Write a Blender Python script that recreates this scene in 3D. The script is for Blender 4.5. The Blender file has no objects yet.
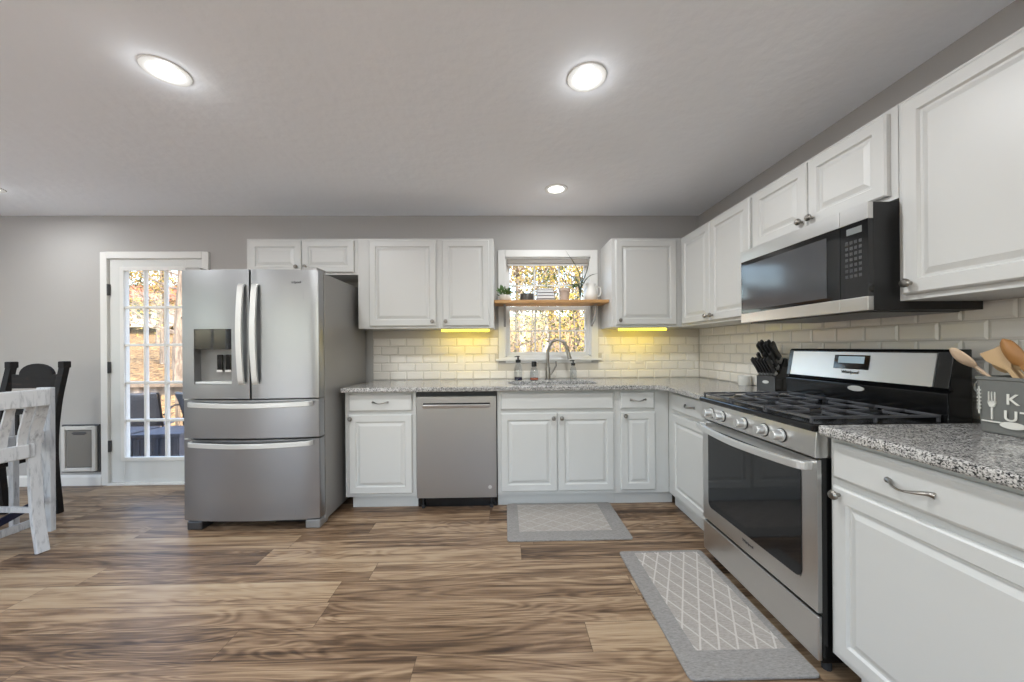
import bpy, bmesh, math, random
from mathutils import Vector, Matrix
random.seed(7)
S = bpy.context.scene; COL = S.collection
PI = math.pi
# ------------------------------------------------------------------ room dimensions (metres); camera stands over (0,0)
D, XW, H, HC = 3.27, 1.816, 2.43, 1.215      # back wall, right wall, ceiling, eye height
XL, YR = -5.6, -2.6                          # left and rear walls
CT = 0.9245                                  # worktop height
# ------------------------------------------------------------------ camera
cam = bpy.data.objects.new('camera', bpy.data.cameras.new('camera')); COL.objects.link(cam)
cam.matrix_world = Matrix.Translation((0, 0, HC)) @ Matrix.Rotation(-0.0198, 4, 'Z') @ Matrix.Rotation(PI/2, 4, 'X') @ Matrix.Rotation(-0.0075, 4, 'Z')
cam.data.sensor_width = 36; cam.data.lens = 354.0/1024*36; cam.data.shift_y = 6.3/1024; cam.data.clip_start = 0.02
S.camera = cam
# ------------------------------------------------------------------ exposure, sky, sun
S.view_settings.view_transform = 'Standard'; S.view_settings.look = 'None'; S.view_settings.gamma = 1
S.view_settings.use_curve_mapping = False; S.view_settings.exposure = 0.44
W = bpy.data.worlds.new('sky'); S.world = W; W.use_nodes = True
nt = W.node_tree; nt.nodes.clear()
sky = nt.nodes.new('ShaderNodeTexSky'); sky.sky_type = 'NISHITA'; sky.sun_disc = False
sky.sun_elevation = math.radians(52); sky.sun_rotation = math.radians(124); sky.air_density = 1.2; sky.dust_density = 2.5
bg = nt.nodes.new('ShaderNodeBackground'); bg.inputs[1].default_value = 0.80
wo = nt.nodes.new('ShaderNodeOutputWorld')
nt.links.new(sky.outputs[0], bg.inputs[0]); nt.links.new(bg.outputs[0], wo.inputs[0])
sl = bpy.data.lights.new('sun', 'SUN'); sl.energy = 4.0; sl.angle = 0.01; sl.color = (1, .94, .82)
so = bpy.data.objects.new('sun', sl); COL.objects.link(so)
so.rotation_euler = Vector((-0.50, 0.34, -0.80)).to_track_quat('-Z', 'Y').to_euler()     # high, from the right rear
LAMP_W = 12.5
# ------------------------------------------------------------------ material helpers
def srgb(c):
    return tuple(((v/255)/12.92 if v/255 <= .04045 else ((v/255+.055)/1.055)**2.4) for v in c) + (1,)
def mat(name, rgb, rough=.5, metal=0, spec=.5, emit=None, es=0, coat=0, aniso=0):
    m = bpy.data.materials.new(name); m.use_nodes = True
    b = m.node_tree.nodes['Principled BSDF']
    b.inputs['Base Color'].default_value = srgb(rgb); b.inputs['Roughness'].default_value = rough
    b.inputs['Metallic'].default_value = metal; b.inputs['Specular IOR Level'].default_value = spec
    b.inputs['Coat Weight'].default_value = coat; b.inputs['Anisotropic'].default_value = aniso
    if emit: b.inputs['Emission Color'].default_value = srgb(emit); b.inputs['Emission Strength'].default_value = es
    return m
class NT:
    def __init__(s, m): s.t = m.node_tree; s.b = s.t.nodes.get('Principled BSDF')
    def n(s, typ, **k):
        o = s.t.nodes.new(typ)
        for a, v in k.items():
            if hasattr(o, a): setattr(o, a, v)
            else: o.inputs[a.replace('_', ' ')].default_value = v
        return o
    def l(s, a, b): s.t.links.new(a, b)
    def math(s, op, a, b=None):
        o = s.t.nodes.new('ShaderNodeMath'); o.operation = op
        for i, v in enumerate((a, b)):
            if v is None: continue
            if isinstance(v, (int, float)): o.inputs[i].default_value = v
            else: s.l(v, o.inputs[i])
        return o.outputs[0]
    def ramp(s, fac, stops, interp='LINEAR'):
        r = s.t.nodes.new('ShaderNodeValToRGB'); r.color_ramp.interpolation = interp
        while len(r.color_ramp.elements) < len(stops): r.color_ramp.elements.new(.5)
        for e, (p, c) in zip(r.color_ramp.elements, stops): e.position = p; e.color = srgb(c)
        s.l(fac, r.inputs[0]); return r.outputs[0]
    def bump(s, h, strength, dist=.01):
        b = s.t.nodes.new('ShaderNodeBump'); b.inputs['Strength'].default_value = strength; b.inputs['Distance'].default_value = dist
        s.l(h, b.inputs['Height']); s.l(b.outputs[0], s.b.inputs['Normal'])
    def obj(s, scale=(1, 1, 1)):
        c = s.t.nodes.new('ShaderNodeTexCoord'); mp = s.t.nodes.new('ShaderNodeMapping'); mp.inputs['Scale'].default_value = scale
        s.l(c.outputs['Object'], mp.inputs[0]); return mp.outputs[0]
M = {}
M['cab'] = mat('white_cabinet_paint', (202, 202, 199), .38)
M['trim'] = mat('white_trim_paint', (226, 225, 221), .4)
M['door'] = mat('white_door_paint', (214, 215, 212), .4)
M['nickel'] = mat('brushed_nickel', (150, 146, 140), .3, 1)
M['black'] = mat('black_gloss_enamel', (14, 14, 15), .16, 0, .5)
M['blackmat'] = mat('black_plastic', (22, 22, 23), .45)
M['iron'] = mat('cast_iron', (92, 92, 95), .30, .35)
M['darkglass'] = mat('dark_appliance_glass', (16, 17, 19), .06, 0, .6)
M['whiteceramic'] = mat('white_ceramic', (228, 226, 220), .25)
M['grout'] = mat('grout', (196, 190, 180), .8)
M['tile'] = mat('white_glazed_tile', (233, 228, 220), .12, 0, .5)
M['knifeblack'] = mat('riveted_black_handle', (48, 47, 48), .3); M['rubber'] = mat('dark_rubber', (40, 40, 42), .7)
M['navy'] = mat('navy_paint', (26, 32, 62), .5)
M['text'] = mat('cream_paint', (214, 211, 202), .5)
M['darktext'] = mat('dark_lettering', (70, 70, 72), .4)
M['crock'] = mat('slate_grey_enamel', (112, 112, 108), .45)
M['yellowled'] = mat('yellow_light_diffuser', (255, 240, 130), .4, emit=(255, 238, 60), es=2.2)
M['lens'] = mat('lit_lamp_lens', (255, 255, 255), .4, emit=(255, 252, 246), es=3.0)
M['bamboo'] = mat('bamboo', (200, 168, 126), .5)
M['palewood'] = mat('pale_wood', (206, 178, 150), .55)
M['honeywood'] = mat('honey_wood', (160, 112, 62), .5)
M['terracotta'] = mat('whitewashed_clay', (196, 178, 166), .8)
M['leaf'] = mat('green_leaf', (86, 118, 62), .5)
M['aloe'] = mat('grey_green_leaf', (72, 84, 66), .6)
M['paper'] = mat('white_book_cover', (222, 222, 224), .6)
M['pages'] = mat('paper_pages', (140, 138, 138), .8)
M['candle'] = mat('charcoal_tin', (84, 80, 76), .4, .4)
M['whitemetal'] = mat('white_painted_metal', (208, 206, 202), .4)
M['steeldark'] = mat('dark_steel', (90, 90, 92), .35, .8)
M['amber'] = mat('amber_soap', (190, 110, 84), .2)
M['bluesoap'] = mat('dark_blue_soap', (34, 34, 66), .2)
def glass(name, tint=(1, 1, 1), refl=.08):
    m = bpy.data.materials.new(name); m.use_nodes = True; t = m.node_tree; t.nodes.clear()
    o = t.nodes.new('ShaderNodeOutputMaterial'); mx = t.nodes.new('ShaderNodeMixShader'); tr = t.nodes.new('ShaderNodeBsdfTransparent')
    gl = t.nodes.new('ShaderNodeBsdfGlossy'); lw = t.nodes.new('ShaderNodeLayerWeight'); lw.inputs[0].default_value = .5; pw = t.nodes.new('ShaderNodeMath'); pw.operation = 'POWER'; pw.inputs[1].default_value = 5; t.links.new(lw.outputs['Facing'], pw.inputs[0]); fr = t.nodes.new('ShaderNodeMath'); fr.operation = 'MULTIPLY_ADD'; fr.inputs[1].default_value = .9; fr.inputs[2].default_value = .04; t.links.new(pw.outputs[0], fr.inputs[0])
    tr.inputs[0].default_value = tint + (1,); gl.inputs['Roughness'].default_value = .02
    t.links.new(fr.outputs[0], mx.inputs[0]); t.links.new(tr.outputs[0], mx.inputs[1]); t.links.new(gl.outputs[0], mx.inputs[2]); t.links.new(mx.outputs[0], o.inputs[0])
    return m
M['glass'] = glass('window_glass'); M['bottle'] = glass('clear_bottle', (.86, .88, .9)); M['vase'] = glass('clear_vase', (.93, .95, .95))
def steel(name, rgb, rough, scale):
    m = mat(name, rgb, rough, 1); N = NT(m); no = N.n('ShaderNodeTexNoise', Scale=1.0, Detail=4.0); N.l(N.obj(scale), no.inputs['Vector'])
    r = N.math('MULTIPLY_ADD', no.outputs[0], .10); r.node.inputs[2].default_value = rough-.05; N.l(r, N.b.inputs['Roughness'])
    return m
M['steel'] = steel('brushed_stainless_vertical', (160, 161, 163), .30, (400, 400, 3))
M['steelh'] = steel('brushed_stainless_horizontal', (206, 205, 203), .30, (3, 3, 400))
M['dwsteel'] = steel('warm_stainless', (170, 168, 165), .34, (400, 400, 3))
M['handle'] = mat('satin_steel_handle', (218, 218, 216), .38, .75)
M['fridgeside'] = mat('grey_fridge_side', (148, 146, 143), .4, .35)
def wallmat(name, rgb, sc, st):
    m = mat(name, rgb, .85, 0, .2); N = NT(m); no = N.n('ShaderNodeTexNoise', Scale=sc, Detail=5.0); N.l(N.obj(), no.inputs['Vector']); N.bump(no.outputs[0], st); return m
M['wall'] = wallmat('greige_wall_paint', (178, 176, 173), 60, .06)
M['ceil'] = wallmat('knockdown_ceiling', (247, 250, 255), 16, .4)
# granite
m = mat('speckled_granite', (180, 178, 174), .12); N = NT(m)
co = N.obj()
n1 = N.n('ShaderNodeTexNoise', Scale=220.0, Detail=2.5, Roughness=.6); N.l(co, n1.inputs['Vector'])
n2 = N.n('ShaderNodeTexVoronoi', Scale=280.0); N.l(co, n2.inputs['Vector'])
n3 = N.n('ShaderNodeTexNoise', Scale=40.0, Detail=3.0); N.l(co, n3.inputs['Vector'])
v = N.math('ADD', N.math('MULTIPLY', n1.outputs[0], .55), N.math('MULTIPLY', n3.outputs[0], .25))
sep = N.n('ShaderNodeSeparateColor'); N.l(n2.outputs['Color'], sep.inputs[0])
v = N.math('ADD', v, N.math('MULTIPLY', sep.outputs[0], .24))
N.l(N.ramp(v, [(.37, (38, 38, 40)), (.44, (98, 97, 95)), (.50, (146, 144, 140)), (.56, (184, 181, 177)), (.72, (210, 207, 202))]), N.b.inputs['Base Color'])
M['granite'] = m
# floor planks: 155 mm wide boards running along x
m = mat('oak_look_planks', (150, 120, 96), .36, 0, .45); N = NT(m)
co = N.n('ShaderNodeTexCoord'); sp = N.n('ShaderNodeSeparateXYZ'); N.l(co.outputs['Object'], sp.inputs[0])
yy = N.math('DIVIDE', N.math('ADD', sp.outputs[1], 20.143), .155); row = N.math('FLOOR', yy)
hsh = N.n('ShaderNodeTexWhiteNoise'); hsh.noise_dimensions = '1D'; N.l(row, hsh.inputs['W'])
xx = N.math('DIVIDE', N.math('ADD', sp.outputs[0], N.math('MULTIPLY', hsh.outputs['Value'], 7.3)), 1.5); colm = N.math('FLOOR', xx)
h2 = N.n('ShaderNodeTexWhiteNoise'); h2.noise_dimensions = '2D'; cb = N.n('ShaderNodeCombineXYZ'); N.l(row, cb.inputs[0]); N.l(colm, cb.inputs[1]); N.l(cb.outputs[0], h2.inputs['Vector'])
pid = h2.outputs['Value']
def grain(sx, sy, det, dist, k):
    c = N.n('ShaderNodeCombineXYZ'); N.l(N.math('ADD', N.math('MULTIPLY', sp.outputs[0], sx), N.math('MULTIPLY', pid, 31.7*k)), c.inputs[0]); N.l(N.math('MULTIPLY', sp.outputs[1], sy), c.inputs[1]); N.l(N.math('MULTIPLY', pid, 13.0), c.inputs[2])
    g = N.n('ShaderNodeTexNoise', Scale=1.0, Detail=det, Roughness=.62, Distortion=dist); N.l(c.outputs[0], g.inputs['Vector']); return g.outputs[0]
g1 = grain(1.0, 19, 8, .8, 1); g2 = grain(3.5, 150, 5, .3, 2); g3 = grain(.8, 6.0, 2, .9, 3)
rings = N.math('SINE', N.math('MULTIPLY', g3, 85.0))
val = N.math('ADD', N.math('MULTIPLY', g1, .78), N.math('MULTIPLY', g2, .30))
val = N.math('ADD', N.math('ADD', val, .02), N.math('MULTIPLY', rings, .046))
val = N.math('ADD', val, N.math('MULTIPLY', N.math('SUBTRACT', pid, .5), .20))
colr = N.ramp(val, [(.36, (62, 46, 34)), (.46, (100, 78, 58)), (.56, (134, 109, 85)), (.67, (164, 140, 112)), (.84, (180, 160, 132))])
fy = N.math('FRACT', yy); fx = N.math('FRACT', xx)
sm = N.math('MINIMUM', N.math('MINIMUM', fy, N.math('SUBTRACT', 1.0, fy)), N.math('MULTIPLY', N.math('MINIMUM', fx, N.math('SUBTRACT', 1.0, fx)), 9.7))
gap = N.math('LESS_THAN', sm, .010)
mx = N.n('ShaderNodeMix'); mx.data_type = 'RGBA'; N.l(N.math('MULTIPLY', gap, .55), mx.inputs[0]); N.l(colr, mx.inputs[6]); mx.inputs[7].default_value = srgb((62, 46, 34)); N.l(mx.outputs[2], N.b.inputs['Base Color'])
N.bump(N.math('SUBTRACT', N.math('MULTIPLY', g2, .15), gap), .25, .002)
M['floor'] = m
# wood for shelf, whitewash, black chair
def woody(name, c1, c2, scale, rough=.5, c3=None):
    m = mat(name, c1, rough); N = NT(m); g = N.n('ShaderNodeTexNoise', Scale=1.0, Detail=5.0, Roughness=.65, Distortion=.6); N.l(N.obj(scale), g.inputs['Vector'])
    st = [(.35, c1), (.62, c2)] + ([(.72, c3)] if c3 else []); N.l(N.ramp(g.outputs[0], st), N.b.inputs['Base Color']); return m
M['shelfwood'] = woody('pine_shelf_wood', (166, 120, 70), (196, 152, 98), (3, 40, 40))
M['white_wash'] = woody('distressed_white_wood', (204, 206, 209), (176, 179, 184), (50, 50, 7), .5, (140, 138, 137))
M['white_wash'].node_tree.nodes['Color Ramp'].color_ramp.elements[0].position = .5
M['blackwood'] = woody('worn_black_wood', (16, 14, 14), (28, 24, 22), (5, 30, 30), .6, (70, 42, 30)); M['blackwood'].node_tree.nodes['Principled BSDF'].inputs['Specular IOR Level'].default_value = .25
M['deck'] = woody('weathered_deck_board', (142, 130, 118), (176, 164, 150), (2, 30, 10), .8)
M['rail'] = woody('weathered_rail_wood', (128, 110, 92), (160, 140, 118), (20, 20, 3), .8)
M['deckbox'] = woody('dark_grey_resin', (62, 64, 72), (80, 82, 92), (30, 30, 3), .6)
M['sling'] = mat('dark_grey_mesh_fabric', (74, 76, 84), .8); M['patiometal'] = mat('dark_patio_metal', (40, 36, 36), .5, .3)
M['bark'] = woody('tree_bark', (96, 82, 70), (150, 136, 120), (8, 8, 2), .9)
M['palebark'] = woody('pale_tree_bark', (176, 164, 150), (214, 206, 194), (8, 8, 2), .9)
m = mat('leaf_litter', (190, 150, 90), .95); N = NT(m); a = N.n('ShaderNodeTexNoise', Scale=5.0, Detail=8.0, Roughness=.75); N.l(N.obj(), a.inputs['Vector'])
N.l(N.ramp(a.outputs[0], [(.38, (56, 40, 26)), (.46, (120, 88, 52)), (.54, (158, 124, 78)), (.66, (188, 160, 112))]), N.b.inputs['Base Color']); N.bump(a.outputs[0], .8, .2); M['litter'] = m
def leafm(name, rgb):
    m = mat(name, rgb, .6); b = m.node_tree.nodes['Principled BSDF']; t = m.node_tree
    tl = t.nodes.new('ShaderNodeBsdfTranslucent'); tl.inputs[0].default_value = srgb(rgb); mx = t.nodes.new('ShaderNodeMixShader'); mx.inputs[0].default_value = .45
    t.links.new(b.outputs[0], mx.inputs[1]); t.links.new(tl.outputs[0], mx.inputs[2]); t.links.new(mx.outputs[0], t.nodes['Material Output'].inputs[0]); return m
M['brn'] = leafm('brown_foliage', (84, 64, 46)); M['ylw'] = leafm('yellow_foliage', (196, 172, 88)); M['grn'] = leafm('olive_foliage', (80, 84, 46)); M['tan'] = leafm('tan_foliage', (150, 118, 84))
M['roofred'] = mat('rust_red_roof', (184, 96, 66), .8); M['siding'] = mat('cream_siding', (214, 204, 188), .8)
def ruggy(name, x0, x1, y0, y1, cw, ch, lines=1.0):
    m = mat(name, (150, 147, 143), .95, 0, .1); N = NT(m); co = N.n('ShaderNodeTexCoord'); s_ = N.n('ShaderNodeSeparateXYZ'); N.l(co.outputs['Object'], s_.inputs[0]); X, Y = s_.outputs[0], s_.outputs[1]
    ins = N.math('MULTIPLY', N.math('MULTIPLY', N.math('GREATER_THAN', X, x0), N.math('LESS_THAN', X, x1)), N.math('MULTIPLY', N.math('GREATER_THAN', Y, y0), N.math('LESS_THAN', Y, y1)))
    a = N.math('ADD', N.math('DIVIDE', X, cw), N.math('DIVIDE', Y, ch)); b = N.math('SUBTRACT', N.math('DIVIDE', X, cw), N.math('DIVIDE', Y, ch))
    ln = N.math('MAXIMUM', N.math('LESS_THAN', N.math('ABSOLUTE', N.math('SUBTRACT', N.math('FRACT', a), .5)), .055), N.math('LESS_THAN', N.math('ABSOLUTE', N.math('SUBTRACT', N.math('FRACT', b), .5)), .055))
    no = N.n('ShaderNodeTexNoise', Scale=1.0, Detail=5.0, Roughness=.7); N.l(N.obj((60, 260, 60)), no.inputs['Vector'])
    base = N.ramp(no.outputs[0], [(.3, (126, 123, 120)), (.7, (162, 159, 155))]); inner = N.ramp(no.outputs[0], [(.3, (146, 140, 134)), (.7, (180, 174, 167))])
    m1 = N.n('ShaderNodeMix'); m1.data_type = 'RGBA'; N.l(ins, m1.inputs[0]); N.l(base, m1.inputs[6]); N.l(inner, m1.inputs[7])
    m2 = N.n('ShaderNodeMix'); m2.data_type = 'RGBA'; N.l(N.math('MULTIPLY', N.math('MULTIPLY', ins, ln), .6*lines), m2.inputs[0]); N.l(m1.outputs[2], m2.inputs[6]); m2.inputs[7].default_value = srgb((208, 203, 196)); N.l(m2.outputs[2], N.b.inputs['Base Color'])
    N.bump(no.outputs[0], .4, .003); return m
# ------------------------------------------------------------------ mesh helpers
class MB:
    """collects shapes in one bmesh"""
    def __init__(s): s.b = bmesh.new()
    def faces(s, vs, fs):
        v = [s.b.verts.new(p) for p in vs]
        for f in fs:
            try: s.b.faces.new([v[i] for i in f])
            except ValueError: pass
        return s
    def box(s, x0, x1, y0, y1, z0, z1):
        return s.faces([(x0,y0,z0),(x1,y0,z0),(x1,y1,z0),(x0,y1,z0),(x0,y0,z1),(x1,y0,z1),(x1,y1,z1),(x0,y1,z1)], [(0,3,2,1),(4,5,6,7),(0,1,5,4),(1,2,6,5),(2,3,7,6),(3,0,4,7)])
    def beam(s, a, b, w, d, up=(0,0,1)):
        a, b = Vector(a), Vector(b); t = (b-a).normalized(); u = t.cross(Vector(up))
        if u.length < 1e-4: u = t.cross(Vector((1,0,0)))
        u.normalize(); v = u.cross(t); P = []
        for p in (a, b):
            for i, j in ((-1,-1),(1,-1),(1,1),(-1,1)): P.append(p+u*i*w/2+v*j*d/2)
        return s.faces(P, [(3,2,1,0),(4,5,6,7),(0,1,5,4),(1,2,6,5),(2,3,7,6),(3,0,4,7)])
    def sweep(s, pts, prof, cap=True, up=None, scales=None):
        """sweep a closed 2-D profile along a path"""
        pts = [Vector(p) for p in pts]; n = len(prof); rings = []; pu = None
        for i, p in enumerate(pts):
            t = (pts[min(i+1, len(pts)-1)]-pts[max(i-1, 0)]).normalized()
            if up is not None: u = t.cross(Vector(up))
            elif pu is None: u = t.cross(Vector((0,0,1))) if abs(t.z) < .95 else t.cross(Vector((1,0,0)))
            else: u = pu-t*pu.dot(t)
            u.normalize(); pu = u; v = u.cross(t); k = scales[i] if scales else 1
            rings.append([s.b.verts.new(p+u*a*k+v*c*k) for a, c in prof])
        for A, B in zip(rings, rings[1:]):
            for i in range(n): s.b.faces.new((A[i], A[(i+1)%n], B[(i+1)%n], B[i]))
        if cap:
            s.b.faces.new(rings[0][::-1]); s.b.faces.new(rings[-1])
        return s
    def tube(s, pts, r, n=10, scales=None): return s.sweep(pts, [(math.cos(2*PI*i/n)*r, math.sin(2*PI*i/n)*r) for i in range(n)], scales=scales)
    def lathe(s, prof, c=(0,0,0), n=28, axis='Z', flat=None):
        c = Vector(c); rings = []
        for r, h in prof:
            ring = []
            for i in range(n):
                a = 2*PI*i/n; x, y = r*math.cos(a), r*math.sin(a)
                p = {'Z': (x, y, h), 'Y': (x, -h, y), 'X': (-h, -x, y)}[axis]
                ring.append(s.b.verts.new(c+Vector(p)))
            rings.append(ring)
        for A, B in zip(rings, rings[1:]):
            for i in range(n): s.b.faces.new((A[i], A[(i+1)%n], B[(i+1)%n], B[i]))
        if prof[0][0] > 0: s.b.faces.new(rings[0][::-1])
        if prof[-1][0] > 0: s.b.faces.new(rings[-1])
        return s
    def prism(s, poly, a0, a1, axis='Z'):
        f = {'Z': lambda u, v, w: (u, v, w), 'Y': lambda u, v, w: (u, w, v), 'X': lambda u, v, w: (w, u, v)}[axis]
        n = len(poly); P = [f(u, v, a0) for u, v in poly]+[f(u, v, a1) for u, v in poly]
        return s.faces(P, [tuple(range(n))[::-1], tuple(range(n, 2*n))]+[(i, (i+1)%n, n+(i+1)%n, n+i) for i in range(n)])
    def panel(s, x0, x1, z0, z1, yb, rings):
        """slab facing -y: rings of (inset, thickness) from the edge inwards; back at yb"""
        R = [[s.b.verts.new((x0, yb, z0)), s.b.verts.new((x1, yb, z0)), s.b.verts.new((x1, yb, z1)), s.b.verts.new((x0, yb, z1))]]
        for i, t in rings:
            R.append([s.b.verts.new(p) for p in ((x0+i, yb-t, z0+i), (x1-i, yb-t, z0+i), (x1-i, yb-t, z1-i), (x0+i, yb-t, z1-i))])
        s.b.faces.new(R[0][::-1])
        for A, B in zip(R, R[1:]):
            for i in range(4): s.b.faces.new((A[i], A[(i+1)%4], B[(i+1)%4], B[i]))
        s.b.faces.new(R[-1]); return s
    def build(s, name, m, parent=None, bevel=0, smooth=False, seg=2, loc=None, rotz=None):
        bmesh.ops.remove_doubles(s.b, verts=s.b.verts, dist=1e-6)
        bmesh.ops.recalc_face_normals(s.b, faces=s.b.faces)
        me = bpy.data.meshes.new(name); s.b.to_mesh(me); s.b.free()
        o = bpy.data.objects.new(name, me); COL.objects.link(o); me.materials.append(m)
        if parent: o.parent = parent
        if loc: o.location = loc
        if rotz is not None: o.rotation_euler.z = rotz
        if smooth:
            for p in me.polygons: p.use_smooth = True
            try: me.set_sharp_from_angle(angle=math.radians(40))
            except Exception: pass
        if bevel:
            md = o.modifiers.new('bevel', 'BEVEL'); md.width = bevel; md.segments = seg; md.limit_method = 'ANGLE'; md.angle_limit = math.radians(35)
        return o
def thing(name, label, cat, loc=(0,0,0), rotz=0, group=None):
    o = bpy.data.objects.new(name, None); COL.objects.link(o); o.empty_display_size = .1
    o.location = loc; o.rotation_euler = (0, 0, rotz); o['label'] = label; o['category'] = cat
    if group: o['group'] = group
    return o
def tag(o, label, cat, group=None, kind=None):
    o['label'] = label; o['category'] = cat
    if group: o['group'] = group
    if kind: o['kind'] = kind
    return o
def struct(o, label=None):
    o['kind'] = 'structure'
    if label: o['label'] = label
    return o
def text(name, s, size, m, parent, mw, depth=.0006):
    """lettering: plane spanned by mw's x and y axes"""
    c = bpy.data.curves.new(name, 'FONT'); c.body = s; c.size = size; c.extrude = depth; c.offset = size*.012; c.align_x = 'CENTER'; c.align_y = 'CENTER'
    t = bpy.data.objects.new(name+'_source', c); COL.objects.link(t)
    bpy.context.view_layer.update()
    me = bpy.data.meshes.new_from_object(t.evaluated_get(bpy.context.evaluated_depsgraph_get())); bpy.data.objects.remove(t)
    me.name = name; me.materials.clear(); me.materials.append(m)
    o = bpy.data.objects.new(name, me); COL.objects.link(o); o.parent = parent; o.matrix_local = mw; return o
FACE_Y = lambda x, y, z: Matrix.Translation((x, y, z)) @ Matrix.Rotation(PI/2, 4, 'X')      # readable from -y
def copy_tree(o, parent=None):
    c = o.copy(); COL.objects.link(c)
    if parent: c.parent = parent
    for ch in [k for k in bpy.data.objects if k.parent == o]: copy_tree(ch, c)
    return c
def spline(pts, n=8):
    P = [Vector(p) for p in pts]; P = [P[0]*2-P[1]]+P+[P[-1]*2-P[-2]]; out = []
    for i in range(1, len(P)-2):
        for k in range(n):
            t = k/n; a, b, c, d = P[i-1:i+3]
            out.append(.5*((2*b)+(c-a)*t+(2*a-5*b+4*c-d)*t*t+(-a+3*b-3*c+d)*t**3))
    out.append(P[-2]); return out

# ================================================================== SETTING
struct(MB().box(XL-.14, XW+.14, YR-.14, D+.0, -.06, 0).build('floor', M['floor']), 'brown wood look plank floor')
struct(MB().box(XL-.14, XW+.14, YR-.14, D+.14, H, H+.1).build('ceiling', M['ceil']), 'pale grey textured ceiling')
# back wall with window and door openings
WX0, WX1, WZ0, WZ1 = .006, .797, 1.125, 2.045
DX0, DX1, DZ1 = -3.575, -2.735, 2.04
b = MB(); T = D+.14
b.box(XL, DX0, D, T, 0, H).box(DX0, DX1, D, T, DZ1, H).box(DX1, WX0, D, T, 0, H).box(WX0, WX1, D, T, 0, WZ0).box(WX0, WX1, D, T, WZ1, H).box(WX1, XW+.14, D, T, 0, H)
struct(b.build('wall_back', M['wall']), 'greige back wall with the sink window and the glass door')
struct(MB().box(XW, XW+.14, YR-.14, D, 0, H).build('wall_right', M['wall']), 'greige right wall behind range and cabinets')
LW = [(-1.9, -.3), (.5, 2.1)]      # two wide window openings in the left wall
b = MB(); b.box(XL-.14, XL, YR-.14, LW[0][0], 0, H).box(XL-.14, XL, LW[0][1], LW[1][0], 0, H).box(XL-.14, XL, LW[1][1], D+.14, 0, H)
for y0, y1 in LW: b.box(XL-.14, XL, y0, y1, 0, .45).box(XL-.14, XL, y0, y1, 2.2, H)
struct(b.build('wall_left', M['wall']), 'greige left wall with two wide windows')
RW = [(-4.6, -2.4, 0.0, 2.15), (-1.4, 1.2, .6, 2.2)]      # unseen rear wall: patio door opening and window, added for daylight
b = MB(); b.box(XL, RW[0][0], YR-.14, YR, 0, H).box(RW[0][1], RW[1][0], YR-.14, YR, 0, H).box(RW[1][1], XW, YR-.14, YR, 0, H)
for x0, x1, z0, z1 in RW: b.box(x0, x1, YR-.14, YR, z1, H)
b.box(RW[1][0], RW[1][1], YR-.14, YR, 0, RW[1][2])
struct(b.build('wall_rear', M['wall']), 'greige wall behind the viewer')
for i, (x0, x1, z0, z1) in enumerate(RW):
    r = thing('window_%d' % (i+4), 'wide white window added in the unseen rear wall for daylight', 'window', ((x0+x1)/2, YR-.07, z0)); struct(r); w = (x1-x0)/2; h = z1-z0
    f = MB().box(-w, w, -.05, .05, 0, .05).box(-w, w, -.05, .05, h-.06, h).box(-w, -w+.06, -.05, .05, .05, h-.06).box(w-.06, w, -.05, .05, .05, h-.06).box(-.03, .03, -.04, .04, .05, h-.06)
    f.build('window_frame', M['trim'], r); MB().box(-w+.06, w-.06, -.004, .004, .05, h-.06).build('pane', M['glass'], r)
    pl = bpy.data.lights.new('daylight_portal', 'AREA'); pl.shape = 'RECTANGLE'; pl.size = 2*w; pl.size_y = h; pl.cycles.is_portal = True
    po = bpy.data.objects.new('daylight_portal', pl); COL.objects.link(po); po.location = ((x0+x1)/2, YR-.16, z0+h/2); po.rotation_euler = (PI/2, 0, 0)
for i, (y0, y1) in enumerate(LW):
    r = thing('window_%d' % (i+2), 'wide white window in the left wall', 'window', (XL-.07, (y0+y1)/2, .45)); struct(r); w = (y1-y0)/2
    f = MB().box(-.05, .05, -w, w, 0, .06).box(-.05, .05, -w, w, 1.69, 1.75).box(-.05, .05, -w, -w+.06, 0, 1.75).box(-.05, .05, w-.06, w, 0, 1.75).box(-.04, .04, -.03, .03, .06, 1.69)
    f.build('window_frame', M['trim'], r); MB().box(-.004, .004, -w+.06, w-.06, .06, 1.69).build('pane', M['glass'], r)
    pl = bpy.data.lights.new('daylight_portal', 'AREA'); pl.shape = 'RECTANGLE'; pl.size = 1.75; pl.size_y = 2*w; pl.cycles.is_portal = True
    po = bpy.data.objects.new('daylight_portal', pl); COL.objects.link(po); po.location = (XL-.16, (y0+y1)/2, 1.32); po.rotation_euler = (0, -PI/2, 0)
# baseboards
def baseboard(name, x0, x1):
    struct(MB().prism([(D-.001, 0), (D-.016, 0), (D-.016, .075), (D-.008, .092), (D-.001, .095)], x0, x1, 'X').build(name, M['trim']))
baseboard('baseboard_back', XL, -3.64); baseboard('baseboard_back_right', -2.69, -1.22)
struct(MB().box(XL, XL+.015, YR, D-.02, 0, .09).build('baseboard_left', M['trim']))

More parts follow.
